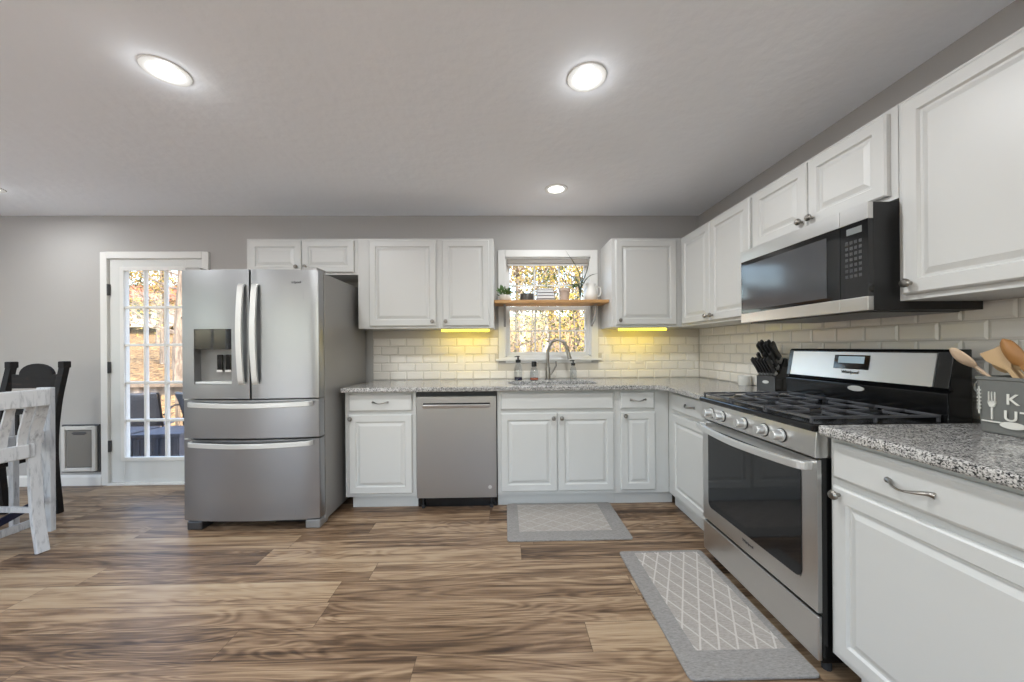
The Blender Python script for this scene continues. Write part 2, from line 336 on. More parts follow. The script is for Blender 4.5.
# ------------------------------------------------------------------ window over the sink
def casing(b, x0, x1, z0, z1, w, y, sides='tlr', t=.018):
    if 'l' in sides: b.box(x0-w, x0, y-t, y, z0, z1+w)
    if 'r' in sides: b.box(x1, x1+w, y-t, y, z0, z1+w)
    if 't' in sides: b.box(x0, x1, y-t, y, z1, z1+w)
win = thing('window_1', 'white double hung window over the sink', 'window', ((WX0+WX1)/2, D, WZ0)); struct(win)
cx = (WX0+WX1)/2; hw = (WX1-WX0)/2; hh = WZ1-WZ0
b = MB(); casing(b, -hw, hw, -.03, hh, .064, 0); b.box(-hw, hw, -.018, 0, -.055, 0)
b.build('window_frame', M['trim'], win, .003)
b = MB(); b.box(-hw, -hw+.012, 0, .13, 0, hh).box(hw-.012, hw, 0, .13, 0, hh).box(-hw, hw, 0, .13, hh-.012, hh).box(-hw, hw, 0, .13, 0, .012); b.build('jamb', M['trim'], win)
MB().box(-hw-.09, hw+.09, -.04, .0, -.035-.0, -.015).build('window_sill', M['trim'], win, .004)
def sash(x0, x1, z0, z1, y, cols, rows, nm, fr=.032, mu=.012):
    b = MB(); b.box(x0, x0+fr, y, y+.03, z0, z1).box(x1-fr, x1, y, y+.03, z0, z1).box(x0+fr, x1-fr, y, y+.03, z0, z0+fr).box(x0+fr, x1-fr, y, y+.03, z1-fr, z1)
    gx0, gx1, gz0, gz1 = x0+fr, x1-fr, z0+fr, z1-fr
    for i in range(1, cols): b.box(gx0+(gx1-gx0)*i/cols-mu/2, gx0+(gx1-gx0)*i/cols+mu/2, y+.006, y+.024, gz0, gz1)
    for i in range(1, rows): b.box(gx0, gx1, y+.0065, y+.0235, gz0+(gz1-gz0)*i/rows-mu/2, gz0+(gz1-gz0)*i/rows+mu/2)
    s_ = b.build(nm, M['trim'], win); MB().box(gx0, gx1, y+.013, y+.017, gz0, gz1).build('pane', M['glass'], s_)
zm = .455
sash(-hw+.012, hw-.012, .012, zm+.016, .035, 3, 2, 'lower_sash'); sash(-hw+.012, hw-.012, zm-.016, hh-.012, .07, 3, 2, 'upper_sash')
bl = thing('roller_blind', 'rolled up grey fabric blind at the top of the sink window', 'blind', (cx, D+.02, WZ1-.012))
MB().prism([(-.012, 0), (-.016, -.045), (.012, -.045), (.012, 0)], -hw+.02, hw-.02, 'X').build('fabric_roll', mat('grey_blind_fabric', (158, 152, 144), .8), bl, .004)
MB().box(-hw+.02, hw-.02, -.006, .006, -.062, -.046).build('bottom_bar', M['whitemetal'], bl, .002)

# ------------------------------------------------------------------ glass door on the left
dr = thing('door_1', 'white fifteen pane glass door to the deck', 'door', ((DX0+DX1)/2, D, 0)); struct(dr)
dw = (DX1-DX0)/2; x0, x1 = -dw+.006, dw-.006; yb = .055
GX0, GX1, GZ0, GZ1 = x0+.118, x0+.672, .235, 1.945
b = MB(); b.box(x0, GX0, .002, yb, .02, 2.034).box(GX1, x1, .002, yb, .02, 2.034).box(GX0, GX1, .002, yb, .02, GZ0).box(GX0, GX1, .002, yb, GZ1, 2.034)
slab = b.build('door_slab', M['door'], dr, .002)
b = MB()
fr = .022
b.box(GX0-fr, GX0+.012, -.008, .006, GZ0-fr, GZ1+fr).box(GX1-.012, GX1+fr, -.008, .006, GZ0-fr, GZ1+fr).box(GX0+.012, GX1-.012, -.008, .006, GZ0-fr, GZ0+.012).box(GX0+.012, GX1-.012, -.008, .006, GZ1-.012, GZ1+fr)
for i in (1, 2): xx_ = GX0+(GX1-GX0)*i/3; b.box(xx_-.010, xx_+.010, .004, .036, GZ0, GZ1)
for i in (1, 2, 3, 4): zz_ = GZ0+(GZ1-GZ0)*i/5; b.box(GX0, GX1, .0045, .0355, zz_-.011, zz_+.011)
b.build('muntin_grid', M['trim'], slab, .003)
MB().box(GX0, GX1, .024, .030, GZ0, GZ1).build('pane', M['glass'], slab)
b = MB(); casing(b, -dw, dw, 0, DZ1, .06, -.0); b.build('door_frame', M['trim'], dr, .004)
b = MB(); b.box(-dw, x0-.003, 0, .13, 0, DZ1).box(x1+.003, dw, 0, .13, 0, DZ1).box(-dw, dw, 0, .13, DZ1-.006, DZ1); b.build('door_jamb', M['trim'], dr)
MB().box(-dw, dw, -.03, .14, 0, .018).build('threshold', M['trim'], dr, .003)
for z in (.35, 1.06, 1.76):
    MB().box(-.012, .012, -.012, .006, -.05, .05).lathe([(.006, -.052), (.006, .052)], (0, -.013, 0), 8).build('door_hinge', M['steeldark'], dr, loc=(x0-.003, .0, z))
MB().lathe([(.026, 0), (.026, .008), (.012, .012), (.012, .04), (.027, .05), (.027, .065), (.015, .075)], (0, 0, 0), 16, 'Y').build('door_handle', M['nickel'], dr, smooth=True, loc=(x1-.05, .015, .95))
# pet door
pd = thing('pet_door', 'small white framed pet door with grey flap in the wall left of the glass door', 'pet door', (-3.82, D, .12))
MB().box(-.165, .165, -.012, 0, 0, .43).build('outer_flange', M['steeldark'], pd, .003)
b = MB(); b.box(-.15, -.118, -.032, -.012, .015, .415).box(.118, .15, -.032, -.012, .015, .415).box(-.118, .118, -.032, -.012, .015, .045).box(-.118, .118, -.032, -.012, .385, .415); b.build('frame', M['whitemetal'], pd, .004)
fl = MB().box(-.11, .11, -.022, -.014, .05, .38).build('flap', mat('grey_vinyl_flap', (124, 120, 114), .5), pd, .003)
MB().prism([(-.07, .355), (-.045, .34), (.045, .34), (.07, .355), (.045, .365), (-.045, .365)], -.026, -.021, 'Y').build('handle', M['steeldark'], fl, .002)

# ------------------------------------------------------------------ subway tile
TH, TW = .0762, .1524
def tiles(name, u0, u1, z0, z1, to_world, skip=(), shift=0.0):
    b = MB(); g = .0016; bv = .009; t0, t1 = .004, .009
    def tile(a0, a1, c0, c1):
        a0 += g; a1 -= g; c0 += g; c1 -= g
        if a1-a0 < .012 or c1-c0 < .012: return
        k = min(bv, (a1-a0)/2.5, (c1-c0)/2.5)
        P = [to_world(*p) for p in ((a0, t0-.003, c0), (a1, t0-.003, c0), (a1, t0-.003, c1), (a0, t0-.003, c1), (a0, t0, c0), (a1, t0, c0), (a1, t0, c1), (a0, t0, c1), (a0+k, t1, c0+k), (a1-k, t1, c0+k), (a1-k, t1, c1-k), (a0+k, t1, c1-k))]
        b.faces(P, [(0,1,5,4),(1,2,6,5),(2,3,7,6),(3,0,4,7),(4,5,9,8),(5,6,10,9),(6,7,11,10),(7,4,8,11),(8,9,10,11)])
    z = z0; r = 0
    while z < z1-.001:
        a = u0+shift-TW+(TW/2 if r % 2 else 0)
        while a < u1:
            c0, c1 = z, min(z+TH, z1); segs = [(max(a, u0), min(a+TW, u1))]
            for (s0, s1, q0, q1) in skip:
                if c1 > q0+.002 and c0 < q1-.002:
                    ns = []
                    for p0, p1 in segs:
                        if p1 <= s0 or p0 >= s1: ns.append((p0, p1)); continue
                        if p0 < s0: ns.append((p0, s0))
                        if p1 > s1: ns.append((s1, p1))
                    segs = ns
            for p0, p1 in segs:
                if p1 > p0: tile(p0, p1, c0, c1)
            a += TW
        z += TH; r += 1
    return b.build(name, M['tile'])
TZ1 = 1.376
t1_ = tiles('backsplash_tile', -1.209, XW-.006, CT, 1.60, lambda u, t, z: (u, D-t, z), [(WX0-.066, WX1+.066, WZ0-.058, 3), (WX0-.098, WX1+.098, WZ0-.037, WZ0-.013), (-9, WX0-.066, TZ1, 3), (WX1+.066, 9, TZ1, 3)])
tag(t1_, 'off-white subway tile backsplash behind the sink and under the window', 'backsplash', kind='structure')
MB().box(-1.209, WX0-.066, D-.004, D-.0005, CT, TZ1).box(WX1+.066, XW-.001, D-.004, D-.0005, CT, TZ1).box(WX0-.066, WX1+.066, D-.004, D-.0005, CT, WZ0-.056).build('grout', M['grout'], t1_)
t2_ = tiles('backsplash_tile', -(D-.006), -.50, CT, TZ1, lambda u, t, z: (XW-t, -u, z), shift=-.007)
tag(t2_, 'off-white bevelled subway tile backsplash behind the range', 'backsplash', kind='structure')
MB().box(XW-.004, XW-.0005, .50, D-.004, CT, TZ1).build('grout', M['grout'], t2_)

# ================================================================== CABINETS
RINGS = lambda t: [(0, t-.006), (.006, t), (.050, t), (.056, t-.009), (.064, t-.009), (.084, t-.001)]
def add_knob(parent, x, z, y):
    return MB().lathe([(.007, 0), (.006, .012), (.0155, .018), (.0165, .024), (.012, .031), (.004, .033)], (0, 0, 0), 16, 'Y').build('knob', M['nickel'], parent, smooth=True, loc=(x, y, z))
def add_pull(parent, x, z, y, w=.096):
    pts = spline([(-w/2-.012, 0, .0), (-w/2, -.006, .001), (-w/4, -.026, -.004), (0, -.032, -.007), (w/4, -.026, -.004), (w/2, -.006, .001), (w/2+.012, 0, .0)], 4)
    sc = [1.5-1.0*math.sin(PI*i/(len(pts)-1)) for i in range(len(pts))]
    return MB().tube(pts, .0065, 8, scales=sc).build('pull', M['nickel'], parent, smooth=True, loc=(x, y, z))
def cabinet(name, label, loc, rot, w, z0, z1, depth, fronts, group, base=False, toe=(0, 0), knobs=True):
    c = thing(name, label, 'cabinet', (loc[0], loc[1], 0), rot, group)
    if 'under the sink' in label: MB().box(0, w, 0, .018, z0, z1).box(0, .018, .018, depth, z0, z1).box(w-.018, w, .018, depth, z0, z1).box(.018, w-.018, .018, depth, z0, z0+.018).build('body', M['cab'], c)
    else: MB().box(0, w, 0, depth, z0, z1).build('body', M['cab'], c, .0015)
    if base: MB().box(toe[0], w-toe[1], .045, depth, 0, z0).build('toe_kick', M['cab'], c)
    for f in fronts:
        k, a, e, c0, c1 = f[:5]; t = .020
        if k == 'door':
            d = MB().panel(a, e, c0, c1, 0, RINGS(t)).build('door', M['cab'], c)
            if len(f) > 5: add_knob(d, f[5], f[6], -t)
        else:
            d = MB().panel(a, e, c0, c1, 0, [(0, t-.007), (.004, t-.003), (.010, t)]).build('drawer', M['cab'], c)
            if len(f) > 5: add_pull(d, f[5], f[6], -t)
    return c
UF, UB, UT = .332, 1.377, 2.118
UY = D-UF; UX = XW-UF; R = -PI/2
gU, gB = 'white wall cabinets', 'white base cabinets'
cabinet('wall_cabinet', 'short white two-door wall cabinet above the refrigerator', (-2.105, UY), 0, .900, 1.822, UT, UF-.001, [('door', .025, .447, 1.838, 2.10, .415, 1.882), ('door', .453, .875, 1.838, 2.10, .487, 1.882)], gU)
cabinet('wall_cabinet', 'white wall cabinet with one wide door, right of the refrigerator', (-1.204, UY), 0, .664, UB, UT, UF-.001, [('door', .095, .640, 1.395, 2.10, .612, 1.432)], gU)
cabinet('wall_cabinet', 'white wall cabinet with one narrow door, just left of the window', (-.539, UY), 0, .448, UB, UT, UF-.001, [('door', .028, .412, 1.395, 2.10, .056, 1.432)], gU)
cabinet('wall_cabinet', 'white single-door wall cabinet just right of the window', (.893, UY), 0, UX-.893-.001, UB, UT, UF-.001, [('door', .032, .541, 1.395, 2.10, .062, 1.432)], gU)
cabinet('wall_cabinet', 'white two-door wall cabinet in the corner, left of the microwave', (UX, D-.001), R, D-.001-2.066, UB, UT, UF-.001, [('door', .365, .768, 1.395, 2.10, .738, 1.432), ('door', .774, 1.180, 1.395, 2.10, .804, 1.432)], gU)
cabinet('wall_cabinet', 'short white two-door wall cabinet above the microwave', (UX, 2.064), R, .762, 1.765, UT, UF-.001, [('door', .010, .378, 1.785, 2.10, .352, 1.82), ('door', .384, .735, 1.785, 2.10, .412, 1.82)], gU)
cabinet('wall_cabinet', 'large white wall cabinet at the right edge, nearest the viewer', (UX, 1.300), R, .60, UB, UT, UF-.001, [('door', .022, .578, 1.398, 2.10, .052, 1.436)], gU)
BF = .58; BY = D-BF; BX = XW-BF; BT = .888
cabinet('base_cabinet', 'white base cabinet with one drawer and one door beside the refrigerator', (-1.206, BY), 0, .530, .096, BT, BF-.001, [('drawer', .032, .503, .742, .868, .27, .81), ('door', .032, .503, .124, .715, .05, .690)], gB, True, (.035, 0))
cabinet('base_cabinet', 'wide white base cabinet with two doors under the sink', (-.062, BY), 0, .904, .096, BT, BF-.001, [('drawer', .026, .884, .742, .868), ('door', .026, .452, .124, .715, .424, .678), ('door', .458, .884, .124, .715, .486, .678)], gB, True)
cabinet('base_cabinet', 'narrow white base cabinet with drawer and door, right of the sink doors', (.843, BY), 0, 1.249-.843, .096, BT, BF-.001, [('drawer', .034, .292, .742, .868, .163, .81), ('door', .034, .297, .124, .715, .064, .690)], gB, True, (0, -.044))
cabinet('base_cabinet', 'white base cabinet between the inside corner and the range', (1.250, BY-.001), R, BY-.001-2.030, .096, BT, XW-1.251, [('drawer', .088, .600, .742, .868, .35, .81), ('door', .088, .600, .124, .715, .57, .690)], gB, True)
cabinet('base_cabinet', 'white base cabinet with wide drawer at the right edge, nearest the viewer', (1.185, 1.266), R, .64, .096, BT, XW-1.185-.001, [('drawer', .022, .618, .742, .868, .268, .802), ('door', .022, .582, .124, .715, .050, .690)], gB, True, (.06, 0))

# ------------------------------------------------------------------ worktops
YF = D-.645; XF = XW-.645
SX0, SX1, SY0, SY1 = .03, .735, 2.74, 3.055
def rrect(x0, x1, y0, y1, r, n=5):
    P = []
    for cx_, cy_, a0 in ((x1-r, y0+r, -90), (x1-r, y1-r, 0), (x0+r, y1-r, 90), (x0+r, y0+r, 180)):
        for i in range(n+1): a = math.radians(a0+90*i/n); P.append((cx_+r*math.cos(a), cy_+r*math.sin(a)))
    return P
def worktop(name, outer, z0, z1, hole=None):
    b = bmesh.new(); vo = [b.verts.new((x, y, z1)) for x, y in outer]; eds = [b.edges.new((vo[i], vo[(i+1) % len(vo)])) for i in range(len(vo))]
    if hole:
        vh = [b.verts.new((x, y, z1)) for x, y in hole]; eds += [b.edges.new((vh[i], vh[(i+1) % len(vh)])) for i in range(len(vh))]
    bmesh.ops.triangle_fill(b, use_beauty=True, use_dissolve=False, edges=eds)
    r = bmesh.ops.extrude_face_region(b, geom=b.faces[:]); bmesh.ops.translate(b, verts=[g for g in r['geom'] if isinstance(g, bmesh.types.BMVert)], vec=(0, 0, z0-z1))
    mb = MB(); mb.b.free(); mb.b = b; return mb.build(name, M['granite'], bevel=.009, seg=3)
outer = [(-1.214, YF), (XF-.10, YF), (XF-.03, YF-.03), (XF, YF-.10), (XF, 2.030), (XW-.006, 2.030), (XW-.006, D-.006), (-1.214, D-.006)]
w1 = worktop('worktop', outer, CT-.036, CT, rrect(SX0, SX1, SY0, SY1, .09))
tag(w1, 'L-shaped speckled granite worktop around the sink and corner', 'worktop')
w2 = worktop('worktop', [(1.135, .62), (XW-.006, .62), (XW-.006, 1.268), (1.135, 1.268)], CT-.036, CT)
tag(w2, 'speckled granite worktop at the right edge holding the utensil crock', 'worktop')
# sink
sk = thing('sink', 'stainless undermount sink basin set in the granite under the window', 'sink', ((SX0+SX1)/2, (SY0+SY1)/2, CT-.036))
a, c = (SX1-SX0)/2, (SY1-SY0)/2; b = MB(); rg = []
for k, (o, z) in enumerate(((.012, 0), (0, -.002), (-.01, -.03), (-.02, -.16), (-.06, -.18))):
    rg.append([b.b.verts.new((x, y, z)) for x, y in rrect(-a-o, a+o, -c-o, c+o, max(.02, .09+o))])
for A, B in zip(rg, rg[1:]):
    for i in range(len(A)): b.b.faces.new((A[i], A[(i+1) % len(A)], B[(i+1) % len(A)], B[i]))
b.b.faces.new(rg[-1]); b.build('basin', M['steelh'], sk, smooth=True)
MB().lathe([(.0, .0), (.045, .001), (.045, .004), (.02, .003)], (0, 0, -.18), 20).build('drain', M['steeldark'], sk, smooth=True)

# ------------------------------------------------------------------ faucet and things by the sink
fy = 3.115
f = thing('faucet', 'tall brushed nickel gooseneck faucet with pull-down spray head', 'faucet', (.378, fy, CT))
MB().lathe([(.030, 0), (.030, .006), (.022, .012), (.021, .10), (.019, .115)], (0, 0, 0), 20).build('body', M['nickel'], f, smooth=True)
MB().tube(spline([(0, 0, .10), (0, 0, .20), (.003, -.002, .27), (.035, -.01, .335), (.09, -.02, .352), (.14, -.03, .325), (.165, -.035, .27)], 6), .0125, 12).build('spout', M['nickel'], f, smooth=True)
MB().tube([(.163, -.035, .275), (.178, -.038, .215), (.186, -.04, .185)], .016, 12, scales=[.9, 1.05, 1.25]).build('spray_head', M['nickel'], f, smooth=True)
h = MB().tube([(.018, 0, .05), (.045, -.004, .085), (.07, -.008, .13), (.07, -.008, .165)], .009, 10, scales=[1.3, 1.2, 1, .9]).build('handle', M['nickel'], f, smooth=True)
def bottle(label, x, y, hgt, r, liquid, pump):
    o = thing('soap_bottle', label, 'bottle', (x, y, CT), 0, 'bottles beside the faucet')
    MB().lathe([(r, .001), (r, hgt*.42), (r*.75, hgt*.62), (r*.42, hgt*.70), (r*.42, hgt*.74)], (0, 0, 0), 18).build('bottle_body', M['bottle'], o, smooth=True)
    if liquid: MB().lathe([(r*.93, .004), (r*.93, hgt*.13), (0.001, hgt*.13)], (0, 0, 0), 18).build('soap', liquid, o, smooth=True)
    if pump == 'pump':
        MB().lathe([(r*.62, hgt*.72), (r*.62, hgt*.84), (r*.25, hgt*.86), (r*.2, hgt*.95), (r*.4, hgt*.96), (r*.4, hgt)], (0, 0, 0), 14).beam((0, 0, hgt*.975), (-.03, -.01, hgt*.965), .009, .008).build('pump', M['blackmat'], o)
    else: MB().lathe([(r*.60, hgt*.72), (r*.62, hgt*.98), (r*.5, hgt)], (0, 0, 0), 16).build('cap', M['blackmat'], o, smooth=True)
bottle('slim clear bottle with dark blue base and black pump, left of the faucet', .115, 3.12, .215, .036, M['bluesoap'], 'pump')
bottle('short clear bottle with pinkish soap and black cap, nearest the faucet on its left', .256, 3.12, .165, .037, M['amber'], 'cap')
bottle('clear soap dispenser with small black pump, right of the faucet', .602, 3.12, .175, .030, None, 'pump')

# ------------------------------------------------------------------ shelf across the window
SZ = 1.617
sh = thing('wall_shelf', 'honey wood shelf spanning the window between the wall cabinets', 'shelf', (.40, D, SZ))
MB().box(-.489, .491, -.27, -.019, -.026, 0).build('board', M['shelfwood'], sh, .003)
for sx in (-1, 1):
    x = sx*.40+.0; b = MB()
    b.box(x-.010, x+.010, -.028, -.019, -.215, -.027).box(x-.010, x+.010, -.20, -.019, -.033, -.0265)
    arc = [(x, -.195+.17*(1-math.cos(t)), -.045-.15*math.sin(t)) for t in [PI/2*i/10 for i in range(11)]]
    b.sweep(arc, [(-.008, -.003), (.008, -.003), (.008, .003), (-.008, .003)])
    arc = [(x, -.11+.085*(1-math.cos(t)), -.045-.09*math.sin(t)) for t in [PI/2*i/8 for i in range(9)]]
    b.sweep(arc, [(-.006, -.003), (.006, -.003), (.006, .003), (-.006, .003)])
    b.build('bracket', mat('grey_bracket_metal', (150, 148, 144), .45), sh)
SY = 3.10
def leafy(b, c, n, r, size, up=.5):
    for _ in range(n):
        a = random.uniform(0, 2*PI); e = random.uniform(-.2, 1.2); d = Vector((math.cos(a)*math.cos(e), math.sin(a)*math.cos(e), math.sin(e)*up+.15))
        p = Vector(c)+d*r*random.uniform(.5, 1); t = (d+Vector((random.uniform(-.4, .4), random.uniform(-.4, .4), random.uniform(-.2, .5)))).normalized(); s_ = t.cross(Vector((random.uniform(-1, 1), random.uniform(-1, 1), 1))).normalized(); k = size*random.uniform(.7, 1.2); nn = t.cross(s_)
        b.faces([p-t*k, p-t*k*.3+s_*k*.42+nn*.002, p+t*k*.4+s_*k*.3, p+t*k, p+t*k*.4-s_*k*.3, p-t*k*.3-s_*k*.42+nn*.002], [(0, 1, 2, 3, 4, 5)])
p1 = thing('potted_plant', 'small round white pot of leafy green plant at the left end of the shelf', 'potted plant', (.002, SY, SZ))
MB().lathe([(.032, 0), (.046, .012), (.052, .035), (.048, .055), (.044, .055), (.042, .045), (.001, .045)], (0, 0, 0), 24).build('pot', M['whiteceramic'], p1, smooth=True)
b = MB(); leafy(b, (0, 0, .055), 60, .075, .024, .9)
for i in range(7): a = i*.9; b.tube([(0, 0, .045), (.03*math.cos(a), .03*math.sin(a), .10)], .0015, 5)
b.build('foliage', M['leaf'], p1)
b = MB(); leafy(b, (-.005, -.01, .075), 12, .07, .014, .9); b.build('blossom', M['whiteceramic'], p1)
cd = thing('candle', 'squat charcoal candle tin on the shelf, left of the white books', 'candle', (.196, SY, SZ))
MB().lathe([(.058, 0), (.060, .004), (.060, .060), (.057, .064), (.055, .060), (.055, .05), (.001, .05)], (0, 0, 0), 28).build('tin', M['candle'], cd, smooth=True)
MB().tube([(0, 0, .048), (.001, 0, .062)], .002, 6).build('wick', M['blackmat'], cd)
zc = SZ
for i, (w_, t_, lab) in enumerate(((.150, .030, 'white book at the bottom of the stack on the shelf'), (.146, .026, 'white book second from the bottom of the stack on the shelf'), (.142, .026, 'white book second from the top of the stack on the shelf'), (.136, .022, 'thin white book on top of the stack on the shelf'))):
    bk = thing('book', lab, 'book', (.353+random.uniform(-.003, .003), SY, zc), 0, 'stack of white books on the shelf')
    b = MB(); b.box(-w_/2, w_/2, -.05, .05, 0, .008).box(-w_/2, w_/2, -.05, .05, t_-.009, t_-.0002).box(-w_/2, w_/2, .047, .0505, 0, t_-.0002); b.build('cover', M['paper'], bk)
    MB().box(-w_/2+.004, w_/2-.004, -.044, .046, .003, t_-.003).build('pages', M['pages'], bk); zc += t_
sp_ = thing('seedling', 'small sprig of green leaves in a tiny glass on the white books', 'plant', (.365, SY, zc))
MB().lathe([(.014, 0.0005), (.016, .03), (.012, .035)], (0, 0, 0), 14).build('glass', M['vase'], sp_, smooth=True)
b = MB(); 
for i in range(5): a = i*1.3; b.tube(spline([(0, 0, .005), (.01*math.cos(a), .01*math.sin(a), .06), (.045*math.cos(a), .02*math.sin(a), .10+.012*i)], 4), .0014, 5)
for i in range(5):
    a = i*1.3; leafy(b, (.045*math.cos(a), .02*math.sin(a), .09+.014*i), 4, .018, .016, .8)
b.build('sprig', M['leaf'], sp_)
tp = thing('clay_pot', 'whitewashed clay flowerpot with a rim, right of the white books', 'pot', (.527, SY, SZ))
MB().lathe([(.032, 0), (.044, .085), (.052, .085), (.054, .110), (.049, .110), (.043, .08), (.001, .075)], (0, 0, 0), 26).build('pot', M['terracotta'], tp, smooth=True)
b = MB(); b.tube(spline([(0, 0, .07), (.03, -.01, .115), (.09, -.02, .12), (.11, -.02, .14)], 4), .003, 6); leafy(b, (.08, -.01, .125), 8, .03, .02, .3); b.build('trailing_stem', M['leaf'], tp)
va = thing('plant_in_vase', 'spiky long-leaved plant in a clear glass vase at the right end of the shelf', 'potted plant', (.663, SY, SZ))
MB().lathe([(.030, .001), (.034, .02), (.032, .08), (.026, .10), (.030, .115)], (0, 0, 0), 20).build('vase', M['vase'], va, smooth=True)
for pts in ([(0, 0, .01), (.01, 0, .14), (-.02, 0, .28), (-.125, 0, .445)], [(0, 0, .01), (.008, 0, .13), (.05, -.01, .24), (.088, -.02, .38)], [(0, 0, .01), (-.003, 0, .12), (-.06, -.02, .2), (-.19, -.03, .255)], [(0, 0, .01), (.012, 0, .12), (.07, -.02, .21), (.155, -.03, .24)], [(0, 0, .01), (-.01, .01, .13), (-.05, .02, .15), (-.09, .03, .14)], [(0, 0, .01), (.01, .01, .14), (.03, .03, .22), (.03, .05, .30)]):
    P = spline(pts, 6); n = len(P); sc = [(.6+.9*math.sin(PI*min(1, i/n*1.1+.08)))*(1 if i < n-3 else (n-1-i)/3*.8+.15) for i in range(n)]
    MB().sweep(P, [(-.012, 0), (0, -.0022), (.012, 0), (0, .0045)], scales=sc).build('leaf', M['aloe'], va, smooth=True)
wp = thing('pitcher', 'white ceramic pitcher behind the spiky plant at the shelf end', 'pitcher', (.765, SY+.03, SZ))
MB().lathe([(.035, 0), (.052, .02), (.058, .06), (.046, .105), (.038, .135), (.044, .155), (.040, .155), (.034, .135), (.04, .1), (.001, .02)], (0, 0, 0), 24).build('body', M['whiteceramic'], wp, smooth=True)
MB().tube(spline([(.045, 0, .13), (.085, 0, .12), (.085, 0, .06), (.055, 0, .04)], 5), .006, 8).build('handle', M['whiteceramic'], wp, smooth=True)

# ------------------------------------------------------------------ under-cabinet lights, outlets
for x0, x1, lab in ((-.532, -.128, 'glowing yellow light bar under the narrow wall cabinet left of the window'), (.957, 1.372, 'glowing yellow light bar under the wall cabinet right of the window')):
    u = thing('light_bar', lab, 'light', ((x0+x1)/2, UY+.035, UB-.0005), 0, 'under-cabinet light bars'); w = (x1-x0)/2
    MB().box(-w, w, -.016, .016, -.008, 0).build('housing', M['whitemetal'], u)
    MB().lathe([(.0095, -w+.004), (.0095, w-.004)], (0, 0, -.0175), 12, 'X').build('diffuser', M['yellowled'], u, smooth=True)
    L = bpy.data.lights.new('bar_glow', 'AREA'); L.shape = 'RECTANGLE'; L.size = 2*w; L.size_y = .02; L.energy = .6; L.spread = 2.2; L.color = (1, .72, .03)
    lo = bpy.data.objects.new('bar_glow', L); COL.objects.link(lo); lo.location = ((x0+x1)/2, UY+.035, UB-.030); lo.rotation_euler = (math.radians(70), 0, 0)
for x, z, lab in ((-.40, 1.115, 'white wall outlet on the tile left of the window'), (1.245, 1.115, 'white wall outlet on the tile near the corner'), (.945, 1.115, 'white switch plate on the tile right of the window sill')):
    o = thing('wall_outlet', lab, 'outlet', (x, D-.0095, z))
    MB().box(-.035, .035, -.005, 0, -.057, .057).build('cover_plate', M['tile'], o, .002)
    if 'switch' in lab: MB().box(-.016, .016, -.009, -.005, -.032, .032).build('rocker', M['whiteceramic'], o, .002)
    else:
        for s_ in (-1, 1): MB().box(-.016, .016, -.008, -.005, s_*.02-.014, s_*.02+.014).build('socket', M['whiteceramic'], o, .004)

# ================================================================== REFRIGERATOR
FX0, FX1, FYF = -2.156, -1.250, 2.405
fw = FX1-FX0
fr_ = thing('refrigerator', 'stainless french door refrigerator with ice dispenser, standing left of the cabinets', 'refrigerator', ((FX0+FX1)/2, FYF, 0))
MB().box(-fw/2+.004, fw/2, .075, .80, .03, 1.735).build('body', M['fridgeside'], fr_, .004)
def curved(x0, x1, z0, z1, holes=None, th=.062):
    """door skin curving outward across the whole front"""
    f = lambda x: -.030*(1-(x/(fw/2))**2)
    n = 14; b = MB(); xs = [x0+(x1-x0)*i/n for i in range(n+1)]
    r = .012
    P = [(x0, th)]+[(x0, f(x0)+r)]+[(x0+r*.4, f(x0)+.3*r)]+[(x, f(x)) for x in xs[1:-1]]+[(x1-r*.4, f(x1)+.3*r), (x1, f(x1)+r), (x1, th)]
    return b.prism(P, z0, z1)
g = .003
# left door with a dispenser recess: built from four pieces of one mesh
SPL = .016; dx0, dx1, dz0, dz1 = -.365, -.105, .985, 1.352
fl_ = lambda x: -.030*(1-(x/(fw/2))**2)
def curved_piece(b, x0, x1, z0, z1, th=.062, n=8):
    xs = [x0+(x1-x0)*i/n for i in range(n+1)]; b.prism([(x0, th)]+[(x, fl_(x)) for x in xs]+[(x1, th)], z0, z1)
b = MB(); curved_piece(b, -fw/2+.004, dx0, .888, 1.744); curved_piece(b, dx1, SPL-g, .888, 1.744); curved_piece(b, dx0, dx1, .888, dz0); curved_piece(b, dx0, dx1, dz1, 1.744)
dl = b.build('left_door', M['steel'], fr_, smooth=True)
MB().box(dx0, dx1, .045, .062, dz0, dz1).build('dispenser_recess', mat('grey_dispenser_plastic', (128, 127, 125), .35, .3), dl)
b = MB(); curved_piece(b, dx0+.001, dx1-.001, dz1-.135, dz1-.001, .04); b.build('dispenser_panel', M['darkglass'], dl, smooth=True)
MB().prism([(dx0+.002, .045), (dx0+.002, -.004), (dx1-.002, -.018), (dx1-.002, .045)], dz0+.001, dz0+.016).build('drip_tray', M['handle'], dl, .002)
for k in (-.222, -.165):
    MB().box(k-.018, k+.018, .020, .032, dz0+.085, dz0+.195).build('dispenser_paddle', M['black'], dl, .004)
    MB().box(k-.018, k+.018, .018, .022, dz0+.078, dz0+.092).build('paddle_lip', M['whitemetal'], dl)
dr_ = curved(SPL+g, fw/2, .888, 1.744).build('right_door', M['steel'], fr_, smooth=True)
d3 = curved(-fw/2+.004, fw/2, .625, .878).build('upper_drawer', M['steel'], fr_, smooth=True)
d4 = curved(-fw/2+.004, fw/2, .078, .613).build('freezer_drawer', M['steel'], fr_, smooth=True)
flat = [(-.018, -.007), (.018, -.007), (.018, .007), (-.018, .007)]
def vhandle(par, x, s_):
    pts = spline([(x, -.035, 1.645), (x+s_*.002, -.050, 1.60), (x+s_*.006, -.062, 1.32), (x+s_*.002, -.050, 1.03), (x, -.035, .985)], 7)
    return MB().sweep(pts, flat, up=(0, 1, 0)).build('handle', M['handle'], par, .003)
vhandle(dl, -.028, -1); vhandle(dr_, .062, -1)
